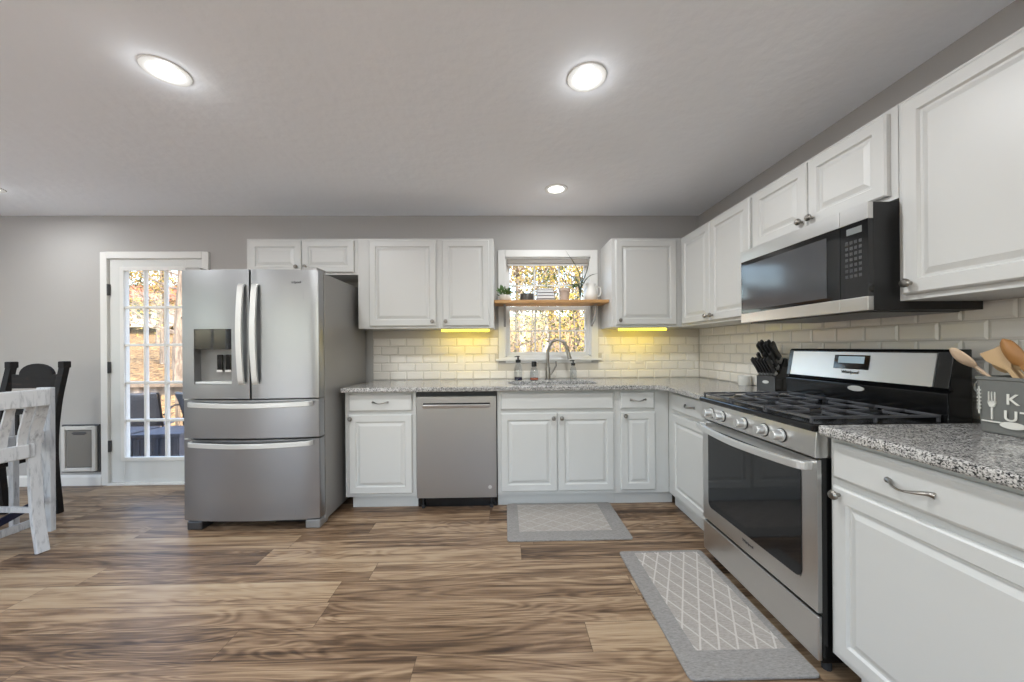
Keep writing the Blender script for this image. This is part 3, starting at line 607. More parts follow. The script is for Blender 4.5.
def hhandle(par, z):
    pts = spline([(-.385, -.012, z), (-.36, -.045, z), (-.18, -.068, z-.005), (0, -.076, z-.007), (.18, -.068, z-.005), (.38, -.045, z), (.415, -.012, z)], 7)
    return MB().sweep(pts, [(-.007, -.016), (.007, -.016), (.007, .016), (-.007, .016)], up=(0, 0, 1)).build('handle', M['handle'], par, .003)
hhandle(d3, .853); hhandle(d4, .590)
for s_ in (-1, 1): MB().box(-.05, .05, -.02, .10, 0, .022).build('hinge_cover', M['fridgeside'], fr_, .005, loc=(s_*(fw/2-.065), .03, 1.744))
MB().box(-fw/2+.08, fw/2-.08, .10, .12, .012, .07).build('base_grille', M['blackmat'], fr_)
for s_ in (-1, 1): MB().box(-.05, .05, 0, .12, 0, .062).build('foot', M['fridgeside'] if s_ > 0 else M['steeldark'], fr_, .01, loc=(s_*(fw/2-.06), .015, 0))
text('brand_lettering', 'Whirlpool', .022, M['darktext'], dr_, FACE_Y(.30, fl_(.30)-.001, 1.66))

# ================================================================== DISHWASHER
DW0, DW1 = -.672, -.066; DY = BY-.022
d = thing('dishwasher', 'stainless dishwasher with recessed pocket handle between the base cabinets', 'dishwasher', ((DW0+DW1)/2, DY, 0)); w = (DW1-DW0)/2-.004
MB().box(-w-.002, w+.002, .03, .55, .10, .886).build('tub', M['blackmat'], d)
hz0, hz1 = .765, .800
b = MB(); b.box(-w, w, 0, .03, .088, hz0).box(-w, w, 0, .03, hz1, .848).box(-w, -w+.045, 0, .03, hz0, hz1).box(w-.045, w, 0, .03, hz0, hz1)
dd = b.build('door', M['dwsteel'], d)
MB().box(-w+.045, w-.045, .024, .03, hz0, hz1).build('handle_pocket', M['blackmat'], dd)
MB().prism([(-.006, hz0-.004), (-.010, hz0+.016), (-.004, hz0+.024), (.004, hz0+.02), (.004, hz0-.004)], -w+.048, w-.048, 'X').build('handle', M['steelh'], dd)
MB().lathe([(.014, 0), (.014, .0015), (.010, .0015), (.010, .001), (.0001, .001)], (w-.05, 0, .165), 20, 'Y').build('badge', M['handle'], dd)
MB().box(-w, w, .055, .075, .0, .084).build('toe_panel', M['black'], d)
for s_ in (-1, 1): MB().lathe([(.014, 0), (.014, .02), (.006, .022), (.006, .11)], (s_*(w-.04), .035, 0), 10).build('levelling_foot', M['rubber'], d)

# ================================================================== RANGE  (local x runs toward the viewer, -y is the front)
RY1, RY0 = 2.027, 1.273; rw = RY1-RY0; RXF = 1.140
r = thing('range', 'stainless gas range with black cooktop and five knobs', 'range', (RXF, RY1, 0), R); rd = .585
b = MB(); b.box(.003, rw-.003, .016, rd-.01, .045, .905); b.build('body', M['black'], r, .003)
MB().prism([(-.006, .80), (-.008, .805), (-.004, .875), (.0, .895), (.06, .895), (.06, .80)], .001, rw-.001, 'X').build('control_panel', M['steelh'], r, .002)
ck = MB().box(-.004, rw-.001, -.016, rd-.085, .896, .924).build('cooktop', M['black'], r, .006)
od = MB()
wx0, wx1, wz0, wz1 = .062, rw-.075, .318, .705
od.box(0.002, wx0, 0, .016, .232, .792).box(wx1, rw-.002, 0, .016, .232, .792).box(wx0, wx1, 0, .016, .232, wz0).box(wx0, wx1, 0, .016, wz1, .792)
od_ = od.build('oven_door', M['steelh'], r)
b = MB(); b.prism(rrect(wx0-.004, wx1+.004, wz0-.004, wz1+.05, .03), -.003, .004, 'Y'); b.build('oven_window', M['darkglass'], od_, .001)
hp = spline([(.03, .0, .765), (.035, -.045, .768), (.18, -.066, .764), (rw/2, -.075, .760), (rw-.18, -.066, .764), (rw-.035, -.045, .768), (rw-.03, .0, .765)], 7)
MB().sweep(hp, [(-.010, -.015), (.010, -.015), (.010, .015), (-.010, .015)], up=(0, 0, 1)).build('handle', M['handle'], od_, .003)
dwr = MB().box(.002, rw-.002, 0.0, .016, .055, .218).build('storage_drawer', M['steelh'], r, .004)
for kx in (.098, .197, .364, .497, .592):
    k = MB().lathe([(.026, 0), (.026, .005), (.019, .007), (.0185, .036), (.016, .040)], (0, 0, 0), 20, 'Y').box(-.004, .004, -.040, -.034, -.017, .017).build('knob', M['handle'], r, smooth=True, loc=(kx, -.007, .845)); k.rotation_euler.x = math.radians(-3)
    MB().lathe([(.029, 0), (.029, .002)], (0, .0005, 0), 20, 'Y').build('knob_ring', M['blackmat'], k)
text('brand_lettering', 'Whirlpool', .018, M['darktext'], od_, FACE_Y(rw/2+.0, -.001, .280))
# backguard
bgd = rd-.090
bgo = MB().prism([(bgd+.03, .90), (bgd+.0, .925), (bgd-.004, 1.03), (bgd+.014, 1.04), (bgd+.0, 1.048), (bgd+.022, 1.185), (bgd+.030, 1.195), (rd, 1.195), (rd, .90)], 0, rw, 'X').build('backguard', M['black'], r, .003)
def tilt(z): return bgd+.0+(z-1.055)*(.022/.13)
b = MB(); z0, z1 = 1.052, 1.180; b.faces([(x, tilt(z)-o, z) for o in (.004, -.001) for x, z in ((.034, z0), (rw-.048, z0), (rw-.048, z1), (.034, z1))], [(0, 1, 2, 3), (4, 5, 6, 7), (0, 1, 5, 4), (1, 2, 6, 5), (2, 3, 7, 6), (3, 0, 4, 7)])
b.build('steel_fascia', M['steelh'], bgo)
b = MB(); z0, z1 = 1.100, 1.166; b.faces([(x, tilt(z)-o, z) for o in (.007, .003) for x, z in ((.292, z0), (.462, z0), (.462, z1), (.292, z1))], [(0, 1, 2, 3), (4, 5, 6, 7), (0, 1, 5, 4), (1, 2, 6, 5), (2, 3, 7, 6), (3, 0, 4, 7)])
b.build('display', M['darkglass'], bgo, .001)
b = MB(); z0, z1 = 1.128, 1.160; b.faces([(x, tilt(z)-o, z) for o in (.0085, .006) for x, z in ((.315, z0), (.44, z0), (.44, z1), (.315, z1))], [(0, 1, 2, 3), (4, 5, 6, 7), (0, 1, 5, 4), (1, 2, 6, 5), (2, 3, 7, 6), (3, 0, 4, 7)])
b.build('clock_screen', mat('lit_clock_screen', (150, 168, 178), .25, emit=(165, 185, 195), es=.25), bgo)
tm = Matrix.Translation((.378, tilt(1.08)-.0045, 1.085)) @ Matrix.Rotation(PI/2-math.atan(.022/.13), 4, 'X')
text('brand_lettering', 'Whirlpool', .020, M['darktext'], bgo, tm)
MB().prism([(.038*math.cos(t), 1.012+.0125*math.sin(t)) for t in [2*PI*i/24 for i in range(24)]], bgd-.008, bgd-.001, 'Y').build('oval_badge', M['handle'], bgo, .001).location.x = .412
# burners and grates
for bx, by, br in ((.16, .14, .05), (.16, .37, .04), (rw/2, .26, .055), (rw-.16, .14, .055), (rw-.16, .37, .038)):
    MB().lathe([(br+.012, 0), (br+.010, .008), (br, .010), (br, .018), (br-.006, .022), (.001, .023)], (bx, by, .9235), 24).build('burner', M['blackmat'], ck, smooth=True)
gz = .950
for gi in range(3):
    x0 = .018+gi*(rw-.036)/3+.002; x1 = x0+(rw-.036)/3-.004; y0, y1 = -.004, rd-.095; xm = (x0+x1)/2
    b = MB(); q = .009
    b.box(x0, x0+q, y0, y1, gz-.010, gz).box(x1-q, x1, y0, y1, gz-.010, gz).box(x0, x1, y0, y0+q, gz-.010, gz).box(x0, x1, y1-q, y1, gz-.010, gz).box(x0, x1, (y0+y1)/2-q/2, (y0+y1)/2+q/2, gz-.010, gz)
    for yb_ in ((y0+(y1-y0)*.25), (y0+(y1-y0)*.75)):
        b.box(x0, xm-.028, yb_-q/2, yb_+q/2, gz-.008, gz+.002).box(xm+.028, x1, yb_-q/2, yb_+q/2, gz-.008, gz+.002)
        b.box(xm-q/2, xm+q/2, yb_+.028, yb_+(y1-y0)*.25, gz-.008, gz+.002).box(xm-q/2, xm+q/2, yb_-(y1-y0)*.25, yb_-.028, gz-.008, gz+.002)
    for px in (x0, x1-q):
        for py in (y0, y1-q, (y0+y1)/2-q/2): b.box(px, px+q, py, py+q, .9235, gz-.009)
    b.build('grate', M['iron'], ck, .002)
for kx in (.02, rw-.05):
    for ky in (.06, rd-.1): MB().lathe([(.016, 0), (.016, .045)], (kx+.015, ky, 0), 10).build('foot', M['rubber'], r)

# ================================================================== MICROWAVE
MW0, MW1 = 1.300, 2.016; mw = MW1-MW0; MXF = 1.362; md_ = XW-MXF-.010; mz0, mz1 = 1.345, 1.752
mo = thing('microwave', 'stainless and black microwave mounted over the range', 'microwave', (MXF, MW1, mz0), R); mh = mz1-mz0
MB().box(0, mw, .022, md_, .0, mh).build('body', M['blackmat'], mo, .002)
xs = .604
b = MB(); b.box(0, xs-.001, 0, .022, mh-.062, mh).box(0, xs-.001, 0, .022, .0, .052); dmo = b.build('door', M['steelh'], mo, .001)
for z0, z1 in ((mh-.062, mh), (0, .052)): MB().box(xs+.001, mw, 0, .022, z0, z1).build('control_trim', M['steelh'], mo, .001)
MB().box(0.002, xs-.001, .003, .022, .052, mh-.062).build('door_glass', M['darkglass'], dmo)
MB().box(.012, xs-.06, .0015, .004, .068, mh-.085).build('viewing_window', mat('microwave_window_screen', (66, 67, 70), .12, 0, .7), dmo)
cp = MB().box(xs+.001, mw-.001, .003, .022, .052, mh-.062).build('control_panel', M['darkglass'], mo)
MB().box(xs+.028, xs+.088, .0015, .004, mh-.105, mh-.080).build('display', mat('grey_lcd', (120, 124, 124), .2), cp)
bm = mat('grey_button_print', (62, 62, 64), .4)
for rr in range(7):
    for cc in range(4):
        MB().box(xs+.022+cc*.018, xs+.034+cc*.018, .0018, .004, mh-.142-rr*.022, mh-.130-rr*.022).build('button', bm, cp)
MB().box(.04, mw-.04, .03, md_-.04, -.006, .0).build('vent_grille', M['steeldark'], mo)

# ================================================================== SMALL THINGS ON THE RIGHT WORKTOP
cu = thing('ceramic_cup', 'small white ribbed cup on the worktop beside the knife block', 'cup', (1.752, 2.56, CT))
MB().lathe([(.038, 0), (.041, .004), (.042, .07), (.039, .072), (.037, .068), (.036, .012), (.001, .01)], (0, 0, 0), 24).build('cup_wall', M['whiteceramic'], cu, smooth=True)
# knife block: leans back toward the range, knives point up and to the back left
kb = thing('knife_block', 'black slanted knife block full of black handled knives beside the range', 'knife block', (1.655, 2.215, CT), math.radians(26))
kb.scale = (1.14, .92, 1.14)
MB().prism([(.0, 0), (.185, 0), (.235, .10), (.215, .155), (.10, .185), (.04, .10), (.0, .085)], -.06, .06, 'Y').build('block', M['black'], kb, .003)
MB().box(-.004, .001, -.058, .058, .0, .085).build('front_plate', M['steeldark'], kb, .001)
MB().prism([(.020*math.cos(t), .052+.009*math.sin(t)) for t in [2*PI*i/20 for i in range(20)]], -.006, -.003, 'X').build('oval_badge', M['handle'], kb)
dirk = Vector((-.68, 0, .73)).normalized()
def knife(lab, p, L, w_, grp):
    o = thing('knife', lab, 'knife', tuple(kb.matrix_basis @ Vector(p)), math.radians(26), grp); o.scale = kb.scale
    P = [dirk*t for t in (0, L*.12, L*.5, L*.9, L)]
    MB().sweep(P[1:], [(-w_*.5, -.006), (w_*.5, -.006), (w_*.5, .006), (-w_*.5, .006)], up=(0, 1, 0), scales=[1, .85, 1.1, .9]).build('handle', M['knifeblack'], o, .002)
    MB().sweep([dirk*-.004, dirk*(L*.17)], [(-w_*.52, -.0065), (w_*.52, -.0065), (w_*.52, .0065), (-w_*.52, .0065)], up=(0, 1, 0)).build('bolster', M['handle'], o)
    return o
kb.matrix_basis  # location and turn are set; knives stand in its slots
for i in range(6): knife('steak knife with black handle in the low front row of the knife block', (.022, -.047+.019*i, .0925), .125, .024, 'steak knives in the low row of the block')
for i in range(5): knife('large kitchen knife with black handle in the top row of the knife block', (.085, -.044+.022*i, .166), .140+.012*(i % 2), .036, 'large knives in the top row of the block')
for i in range(3): knife('medium kitchen knife with black handle in the middle row of the knife block', (.058, -.04+.04*i, .128), .115, .022, 'medium knives in the middle row of the block')

# utensil caddy, long side facing the room
ut = thing('utensil_caddy', 'slate grey metal utensil caddy with cream lettering on the right worktop', 'utensil holder', (1.655, .984, CT))
a_, c_ = .075, .172
b = MB(); hgt = .184; lo_ = []; 
for k, (o_, z) in enumerate(((-.006, 0), (0, .003), (.006, hgt-.012), (.009, hgt-.010), (.009, hgt), (.004, hgt), (-.002, .01))):
    lo_.append([b.b.verts.new((x, y, z)) for x, y in rrect(-a_-o_, a_+o_, -c_-o_, c_+o_, .022, 4)])
b.b.faces.new(lo_[0][::-1])
for A, B in zip(lo_, lo_[1:]):
    for i in range(len(A)): b.b.faces.new((A[i], A[(i+1) % len(A)], B[(i+1) % len(A)], B[i]))
b.b.faces.new(lo_[-1]); b.build('caddy_body', M['crock'], ut, smooth=True)
MB().tube(spline([(-.03, c_+.004, .165), (-.03, c_+.03, .16), (-.03, c_+.034, .13), (-.03, c_+.006, .115)], 5)+spline([(-.03, c_+.006, .115), (.03, c_+.006, .115)], 2)+spline([(.03, c_+.006, .115), (.03, c_+.034, .13), (.03, c_+.03, .16), (.03, c_+.004, .165)], 5), .004, 8).build('handle', M['crock'], ut, smooth=True)
FX = lambda y, z, o=.0065: Matrix.Translation((-a_-o, y, z)) @ Matrix.Rotation(-PI/2, 4, 'Z') @ Matrix.Rotation(PI/2, 4, 'X')
def big(s_, y0, z, step, size):
    for i, ch in enumerate(s_): text('lettering', ch, size, M['text'], ut, FX(y0-step*i, z))
big('KITCHEN', .084, .114, .037, .047); big('UTENSILS', .088, .062, .034, .047)
icon = MB()
def ibox(y0, y1, z0, z1): icon.box(-a_-.0075, -a_-.003, y0, y1, z0, z1)
ibox(.1295, .1325, .046, .087); ibox(.123, .125, .10, .135); ibox(.130, .132, .10, .135); ibox(.137, .139, .10, .135)
icon.prism([(.122, .098), (.126, .086), (.136, .086), (.140, .098), (.140, .105), (.122, .105)], -a_-.0075, -a_-.003, 'X')
icon.prism([(.085+.028*math.cos(t), .034+.011*math.sin(t)) for t in [2*PI*i/20 for i in range(20)]], -a_-.0065, -a_-.002, 'X'); ibox(.11, .155, .037, .041)
for k in range(6): ibox(.158, .166, .075+k*.012, .080+k*.012)
ibox(.161, .163, .06, .15)
icon.build('utensil_icons', M['text'], ut)
def utensil(lab, base, tip, hw_, hl, m_, kind, tl=0.0, roll=(0, 1, 0)):
    o = thing('wooden_utensil', lab, 'utensil', (ut.location.x+base[0], ut.location.y+base[1], CT+base[2]), 0, 'wooden utensils standing in the caddy')
    A = Vector((0, 0, 0)); B = Vector(tip)-Vector(base); t = (B-A).normalized(); n = 7
    b = MB(); P = [A+(B-A)*(i/n) for i in range(n+1)]
    MB_ = b.sweep(P, [(-.006, -.004), (.006, -.004), (.006, .004), (-.006, .004)], up=roll)
    b.build('handle', m_, o, .002)
    u = t.cross(Vector(roll)).normalized(); v = u.cross(t); b = MB(); rings = []
    for i in range(11):
        s_ = i/10
        if kind == 'spoon': w_ = hw_*math.sqrt(max(0, 1-(2*s_-1)**2))*.98+.005*(1-s_)+.001; cup = .012*math.sin(PI*s_)
        else: w_ = .006+(hw_-.006)*min(1, s_*1.6); cup = 0
        c = B+t*(hl*s_-.005)+v*(0); th_ = .0035
        ring = [c-u*w_+v*th_, c-u*w_*.5+v*(th_-cup*.8), c+v*(th_-cup), c+u*w_*.5+v*(th_-cup*.8), c+u*w_+v*th_, c+u*w_-v*th_*.5, c+u*w_*.5-v*(th_+cup*.8), c-v*(th_+cup), c-u*w_*.5-v*(th_+cup*.8), c-u*w_-v*th_*.5]
        rings.append([b.b.verts.new(p) for p in ring])
    for A_, B_ in zip(rings, rings[1:]):
        for i in range(10): b.b.faces.new((A_[i], A_[(i+1) % 10], B_[(i+1) % 10], B_[i]))
    b.b.faces.new(rings[0][::-1]); b.b.faces.new(rings[-1]); b.build('bowl' if kind == 'spoon' else 'blade', m_, o, smooth=True)
utensil('pale wooden spoon leaning far left out of the caddy', (.03, .05, .02), (-.045, .200, .215), .026, .085, M['palewood'], 'spoon', roll=(.3, .2, 1))
utensil('wide bamboo spatula leaning left in the caddy', (.0, .03, .02), (-.02, .135, .21), .030, .075, M['bamboo'], 'spat', roll=(1, .25, 0))
utensil('bamboo turner with angled edge behind the spatula in the caddy', (.02, .0, .02), (.02, .155, .215), .032, .075, M['palewood'], 'spat', roll=(1, 0, .2))
utensil('large bamboo serving spoon turned back out in the caddy', (.02, .02, .02), (.0, .130, .205), .038, .080, M['bamboo'], 'spoon', roll=(1, 0, .1))
utensil('honey brown wooden spoon standing tallest in the caddy', (-.02, .0, .02), (-.03, .098, .225), .017, .095, M['honeywood'], 'spoon', roll=(1, .1, 0))

# ================================================================== RUGS
def rug(label, x0, x1, y0, y1, m_):
    o = MB().prism(rrect(x0, x1, y0, y1, .02, 3), .001, .011).build('floor_mat', m_, bevel=.003)
    return tag(o, label, 'mat')
rug('small grey kitchen mat on the floor in front of the sink', .005, .798, 2.205, 2.725, ruggy('sink_mat_weave', .085, .695, 2.31, 2.70, .16, .10, .35))
rug('long grey mat with white diamond lattice in front of the range', .66, 1.146, 1.265, 2.07, ruggy('range_mat_weave', .745, 1.110, 1.385, 2.05, .076, .145))

# ================================================================== CEILING LIGHTS
def downlight(x, y, label, k=1.0):
    t = thing('ceiling_light', label, 'ceiling light', (x, y, H), 0, 'recessed ceiling lights')
    MB().lathe([(.060, .0), (.061, -.005), (.064, -.007), (.086, -.005), (.089, 0)], (0, 0, 0), 36).build('trim_ring', M['trim'], t, smooth=True)
    MB().lathe([(.061, -.0), (.055, -.003), (.001, -.0045)], (0, 0, -.0005), 32).build('lens', M['lens'], t, smooth=True)
    L = bpy.data.lights.new('lamp', 'AREA'); L.shape = 'DISK'; L.size = .12; L.energy = LAMP_W*k; L.color = (.94, .975, 1)
    lo = bpy.data.objects.new('lamp', L); COL.objects.link(lo); lo.location = (x, y, H-.020)
    P = bpy.data.lights.new('lamp_rim_glow', 'POINT'); P.shadow_soft_size = .03; P.energy = .35*k; P.color = (.94, .975, 1)
    po = bpy.data.objects.new('lamp_rim_glow', P); COL.objects.link(po); po.location = (x, y, H-.055)
downlight(-1.468, 1.572, 'lit recessed ceiling light at upper left, over the floor')
downlight(.378, 1.590, 'lit recessed ceiling light at upper middle, nearer of the two by the sink')
downlight(.402, 2.715, 'lit recessed ceiling light close to the window wall', .32)
downlight(-3.835, 2.70, 'recessed ceiling light at the far left edge of the picture', .45)
for x, y in ((-1.468, -.4), (.378, -.4), (-3.8, .9), (-3.8, -1.0)): downlight(x, y, 'unseen recessed ceiling light added to light the room')  # extra downlights out of view, added to brighten the room

# ================================================================== DINING CHAIRS AT THE LEFT EDGE
def prof_sweep(pts, w_, d_): return [(-w_/2, -d_/2), (w_/2, -d_/2), (w_/2, d_/2), (-w_/2, d_/2)]
# white slat-back chair, facing away to the left; local +y = facing, local x = 0 at the far post, -W at the near post
ca = thing('dining_chair', 'distressed white slat-back chair at the left edge, nearest the viewer', 'chair', (-2.815, 2.215, 0), math.radians(76)); Wc = .43; wm = M['white_wash']
def s_path(x, k=1): return spline([(x, -.02, 0), (x, .025, .22), (x, .045, .46), (x, .055, .62), (x, .035, .74), (x, -.015, .86), (x, -.045, .975)], 5)
for x in (-.018, -Wc+.018):
    MB().sweep(s_path(x), [(-.015, -.026), (.015, -.026), (.015, .026), (-.015, .026)], up=(1, 0, 0)).build('rear_leg', wm, ca, .003)
MB().box(-Wc, 0, -.068, -.030, .885, .985).build('top_rail', wm, ca, .006)
MB().box(-Wc+.02, -.02, .030, .062, .575, .655).build('lower_rail', wm, ca, .004)
for i in range(5):
    x = -Wc+.070+i*(Wc-.14)/4
    MB().sweep(spline([(x, .045, .62), (x, .030, .72), (x, -.01, .82), (x, -.045, .90)], 5), [(-.007, -.019), (.007, -.019), (.007, .019), (-.007, .019)], up=(1, 0, 0)).build('slat', wm, ca, .002)
MB().prism([(-Wc, .04), (0, .04), (-.05, .38), (-Wc+.03, .38)], .570, .596).build('seat', wm, ca, .006)
for x in (-.075, -Wc+.06): MB().beam((x, .35, 0), (x, .35, .570), .04, .04).build('front_leg', wm, ca, .003)
MB().beam((-.02, .03, .25), (-.075, .35, .25), .02, .03).build('stretcher', wm, ca)
# second white chair, upright plank posts, facing left
cb_ = thing('dining_chair', 'whitewashed plank-post chair standing behind the nearest white chair', 'chair', (-3.10, 2.45, 0), PI/2); Wb = .42
for x in (0, -Wb): MB().box(x-.015, x+.015, -.045, .045, 0, .968).build('rear_post', wm, cb_, .003)
MB().box(-Wb+.015, -.015, -.012, .012, .86, .955).build('top_rail', wm, cb_, .004)
MB().box(-Wb+.015, -.015, -.012, .012, .60, .68).build('lower_rail', wm, cb_, .004)
for i in range(4): x = -Wb+.09+i*.08; MB().box(x-.014, x+.014, -.008, .008, .68, .86).build('slat', wm, cb_, .002)
MB().box(-Wb+.015, -.015, -.012, .012, .07, .115).build('stretcher', wm, cb_, .003)
br = MB().beam((-Wb+.02, .0, .115), (-.02, .0, .22), .014, .045).build('brace', M['navy'], cb_, .002); br['label'] = 'navy blue slanted brace'
MB().box(-Wb, 0, .045, .21, .60, .62).build('seat', wm, cb_, .005)
for x in (-.02, -Wb+.02): MB().box(x-.016, x+.016, .17, .202, 0, .60).build('front_leg', wm, cb_, .003)
# black arched-back chair, its back toward the wall, seat toward the viewer
cc_ = thing('dining_chair', 'black wooden chair with arched crest rail, farthest of the chairs by the wall', 'chair', (-3.335, 2.70, 0), 0); bw = M['blackwood']; Wk = .39
for x in (0, -Wk):
    MB().sweep(spline([(x-.02, .02, 0), (x-.015, -.012, .45), (x-.005, -.0, .80), (x+.008, .04, 1.10)], 6), [(-.018, -.022), (.018, -.022), (.018, .022), (-.018, .022)], up=(1, 0, 0)).build('rear_post', bw, cc_, .003)
    MB().box(x-.018, x+.030, .018, .066, 1.085, 1.135).build('finial', bw, cc_, .006)
arc = [(-Wk+.05, .935), (.0, .935), (.01, 1.035), (-.03, 1.04)]+[(-.165+.125*math.cos(t), 1.035+.085*math.sin(t)) for t in [PI*i/12 for i in range(0, 13)]]+[(-Wk+.05, 1.04)]
MB().prism([(x-.005, z) for x, z in arc], .012, .034, 'Y').build('crest_rail', bw, cc_, .003)
MB().box(-Wk+.03, -.0, -.012, .010, .745, .785).build('middle_rail', bw, cc_, .003)
MB().box(-Wk+.01, -.02, -.02, .0, .40, .46).build('lower_rail', bw, cc_, .003)
for i in range(3): x = -Wk+.10+i*.10; MB().box(x-.02, x+.02, -.012, .0, .46, .745).build('slat', bw, cc_, .002)
MB().box(-Wk-.01, -.0, -.40, -.03, .44, .475).build('seat', bw, cc_, .006)
for x in (-.03, -Wk+.01): MB().beam((x, -.36, 0), (x, -.36, .44), .036, .036).build('front_leg', bw, cc_, .003)

# ================================================================== OUTSIDE
def hill(x, y):
    t = max(0, y-9); return -1.6+.20*t-.0008*t*t+(-.02)*x*min(1, t/10)*.5+.15*math.sin(x*.4)*math.cos(y*.3)
b = MB(); NX, NY = 60, 40; vs = []
for j in range(NY+1):
    for i in range(NX+1):
        x = -60+100*i/NX; y = -26+84*j/NY; vs.append((x, y, hill(x, y) if y > 3 else -1.2))
b.faces(vs, [(j*(NX+1)+i, j*(NX+1)+i+1, (j+1)*(NX+1)+i+1, (j+1)*(NX+1)+i) for j in range(NY) for i in range(NX)])
struct(b.build('ground', M['litter'], smooth=True), 'leaf covered hillside behind the house')
struct(MB().box(-12, 6, -12, YR-.16, -1.25, -.12).box(-12, XL-.16, YR-.16, 2.6, -1.25, -.12).build('patio', mat('pale_bounce_slab', (206, 202, 194), .85)), 'unseen pale slab added outside to bounce sunlight up to the ceiling')  # out of view; added so sunlit pale ground bounces light onto the ceiling
# deck
dk = MB()
for i in range(17): x = -7.0+i*.30; dk.box(x, x+.29, D+.15, 5.35, -.16, -.12)
dk.box(-7.0, -1.9, D+.15, 5.35, -.35, -.165); struct(dk.build('deck_floor', M['deck']), 'weathered wooden deck outside the glass door')
rl = thing('deck_railing', 'weathered wooden deck railing with vertical balusters outside the glass door', 'railing', (-7.0, 5.25, -.12))
MB().box(0, 5.1, -.07, .07, .80, .85).box(0, 5.1, -.02, .02, .68, .80).build('top_rail', M['rail'], rl, .004)
MB().box(0, 5.1, -.02, .02, .06, .14).build('bottom_rail', M['rail'], rl)
for i in range(38): MB().box(.05+i*.135, .09+i*.135, -.018, .018, .14, .68).build('baluster', M['rail'], rl)
for i in range(4): MB().box(i*1.65, i*1.65+.09, -.045, .045, 0, .80).build('post', M['rail'], rl)
def patio_chair(x, y, rot, lab):
    t = thing('patio_chair', lab, 'patio chair', (x, y, -.12), rot, 'dark patio chairs on the deck'); 
    for s_ in (-1, 1):
        MB().tube(spline([(s_*.27, -.25, 0), (s_*.27, -.27, .3), (s_*.27, -.24, .55), (s_*.27, .0, .60), (s_*.27, .22, .52)], 5), .012, 8).build('arm', M['patiometal'], t, smooth=True)
        MB().tube([(s_*.25, .25, 0), (s_*.25, .2, .38), (s_*.25, .30, .80)], .012, 8).build('leg', M['patiometal'], t, smooth=True)
    b = MB(); b.sweep(spline([(0, -.24, .40), (0, .0, .37), (0, .18, .40), (0, .26, .62), (0, .32, .80)], 5), [(-.24, -.006), (.24, -.006), (.24, .006), (-.24, .006)], up=(0, -.3, 1)).build('sling_seat', M['sling'], t)
    MB().tube([(-.25, .30, .80), (.25, .30, .80)], .014, 8).build('back_bar', M['patiometal'], t)
patio_chair(-4.62, 4.65, math.radians(200), 'dark mesh patio chair on the deck, left behind the glass door')
patio_chair(-3.72, 4.62, math.radians(150), 'dark mesh patio chair on the deck, right behind the glass door')
def deckbox(x, y, w_, lab, rot=0):
    t = thing('storage_box', lab, 'storage box', (x, y, -.12), rot)
    b = MB(); b.box(-w_/2, w_/2, -.2, .2, 0, .42)
    for i in range(int(w_/.06)): b.box(-w_/2+.02+i*.06, -w_/2+.065+i*.06, -.208, -.2, .02, .40)
    b.build('box_body', M['deckbox'], t, .003); MB().box(-w_/2-.02, w_/2+.02, -.22, .22, .42, .455).build('lid', M['deckbox'], t, .006)
deckbox(-4.22, 3.95, .44, 'dark grey slatted box on the deck, left behind the lowest door panes')
deckbox(-3.68, 3.98, .44, 'dark grey slatted box on the deck, middle of the lowest door panes', .1)
# neighbour house
nh = thing('house', 'distant house with rust red roof seen through the top door panes', 'house', (-33, 33, hill(-33, 33)))
MB().box(-6, 6, -3, 3, 0, 2.2).build('wall', M['siding'], nh); MB().prism([(-4, 2.1), (4, 2.1), (0, 4.0)], -6.6, 6.6, 'X').build('roof', M['roofred'], nh)
for x in (-3, 0, 3): MB().box(x-.5, x+.5, -3.05, -2.98, .7, 1.7).build('window', M['darkglass'], nh)
# trees: bare pale and dark trunks with sparse leaves
def tree(x, y, h_, r0, m_, leafmats, n, lab, lean=0, spread=1.0, grp=None, low=.35):
    z = hill(x, y)-.1; t = thing('tree', lab, 'tree', (x, y, z), 0, grp); rs = random.Random(int(x*91+y*37))
    P = spline([(0, 0, 0), (lean*.3, 0, h_*.33), (lean*.5, .1, h_*.66), (lean, 0, h_)], 5); b = MB(); b.tube(P, r0, 8, scales=[1-.8*i/(len(P)-1) for i in range(len(P))])
    tips = []
    for i in range(11):
        k = .3+.65*i/11; p = P[int(k*(len(P)-1))]; a = rs.uniform(0, 2*PI); L = h_*(.38-.22*k)*spread*rs.uniform(.7, 1.2); q = p+Vector((math.cos(a)*L, math.sin(a)*L, L*.55)); mid = (p+q)/2+Vector((0, 0, -.1*L)); b.tube([p, mid, q], r0*.28, 5, scales=[1, .7, .3]); tips += [mid, q]
        for _ in range(3): q2 = q+Vector((rs.uniform(-1, 1), rs.uniform(-1, 1), rs.uniform(0, .9)))*L*.4; b.tube([mid, q2], r0*.12, 4, scales=[1, .4]); tips.append(q2)
    b.build('trunk', m_, t, smooth=True)
    for lm in leafmats:
        b = MB()
        for _ in range(int(n*.95)//len(leafmats)):
            c = rs.choice(tips)+Vector((rs.gauss(0, .35), rs.gauss(0, .35), rs.gauss(0, .3)))*spread
            if c.z < h_*low*.4: continue
            s_ = .042*rs.uniform(.7, 1.5)*(y/12)**.5; u = Vector((rs.uniform(-1, 1), rs.uniform(-1, 1), rs.uniform(-1, 1))).normalized(); v_ = u.cross(Vector((rs.uniform(-1, 1), rs.uniform(-1, 1), rs.uniform(-1, 1)))).normalized()
            b.faces([c-u*s_, c+v_*s_*.6, c+u*s_, c-v_*s_*.6], [(0, 1, 2, 3)])
        b.build('foliage', lm, t)
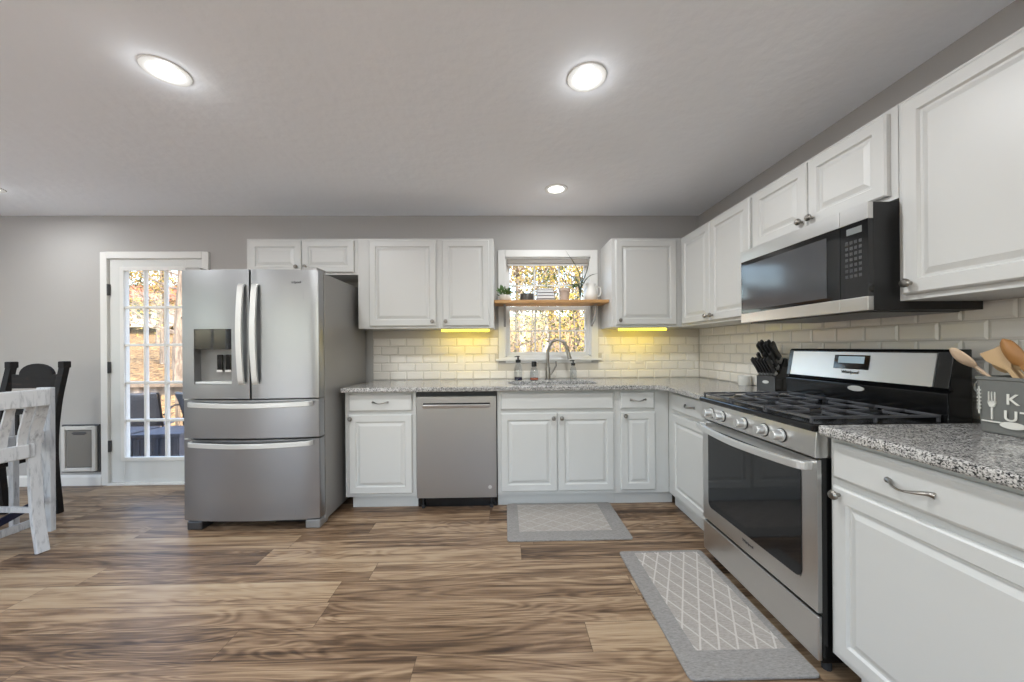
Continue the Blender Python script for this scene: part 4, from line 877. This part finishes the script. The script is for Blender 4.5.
ra = 'trees on the hillside seen through the sink window'
tree(.6, 9.5, 5.5, .06, M['bark'], [M['ylw'], M['grn']], 2600, 'slim yellow leaved tree outside the right half of the sink window', .3, 1.0, ra, .1)
tree(1.9, 9.0, 5.0, .06, M['bark'], [M['ylw'], M['grn']], 3200, 'dense yellow and olive tree outside the right panes of the sink window', -.2, 1.1, ra, .1)
tree(1.55, 14, 9, .16, M['palebark'], [M['tan'], M['brn'], M['ylw']], 4200, 'pale trunked tree behind the faucet in the sink window', .2, 1.0, ra)
tree(3.0, 13, 8, .12, M['bark'], [M['ylw']], 3400, 'bright yellow tree in the upper right panes of the sink window', 0, 1.2, ra)
tree(.35, 12, 9, .10, M['bark'], [M['brn'], M['tan']], 2600, 'sparse dark trunked tree in the left panes of the sink window', .2, .8, ra)
tree(.9, 17, 11, .15, M['palebark'], [M['tan'], M['brn'], M['grn']], 3800, 'tall pale tree farther back in the left half of the sink window', -.3, 1.0, ra)
tree(2.6, 20, 10, .2, M['bark'], [M['ylw'], M['brn'], M['grn']], 5200, 'wide tan and yellow tree far up the hillside behind the sink window', .2, 1.5, ra)
tree(4.6, 22, 10, .2, M['bark'], [M['ylw'], M['grn']], 3600, 'broad olive tree far right behind the sink window', -.2, 1.5, ra)
rb = 'trees on the hillside seen through the glass door'
tree(-13.6, 15.0, 9, .20, M['bark'], [M['ylw']], 1500, 'thick dark trunked tree in the middle panes of the glass door', .3, .8, rb)
tree(-16.5, 18, 7, .12, M['bark'], [M['ylw'], M['tan']], 3800, 'golden tree in the left panes of the glass door', .3, 1.3, rb)
tree(-19, 21.5, 12, .16, M['bark'], [M['tan']], 700, 'tall nearly bare tree against the sky in the top door panes', .3, 1.0, rb)
tree(-18.5, 19.5, 6, .12, M['bark'], [M['ylw'], M['grn']], 3600, 'golden and olive tree in the right panes of the glass door', 0, 1.2, rb)
tree(-24, 25, 9, .16, M['bark'], [M['ylw'], M['tan']], 2600, 'distant golden tree near the rust roofed house', .4, 1.3, rb)
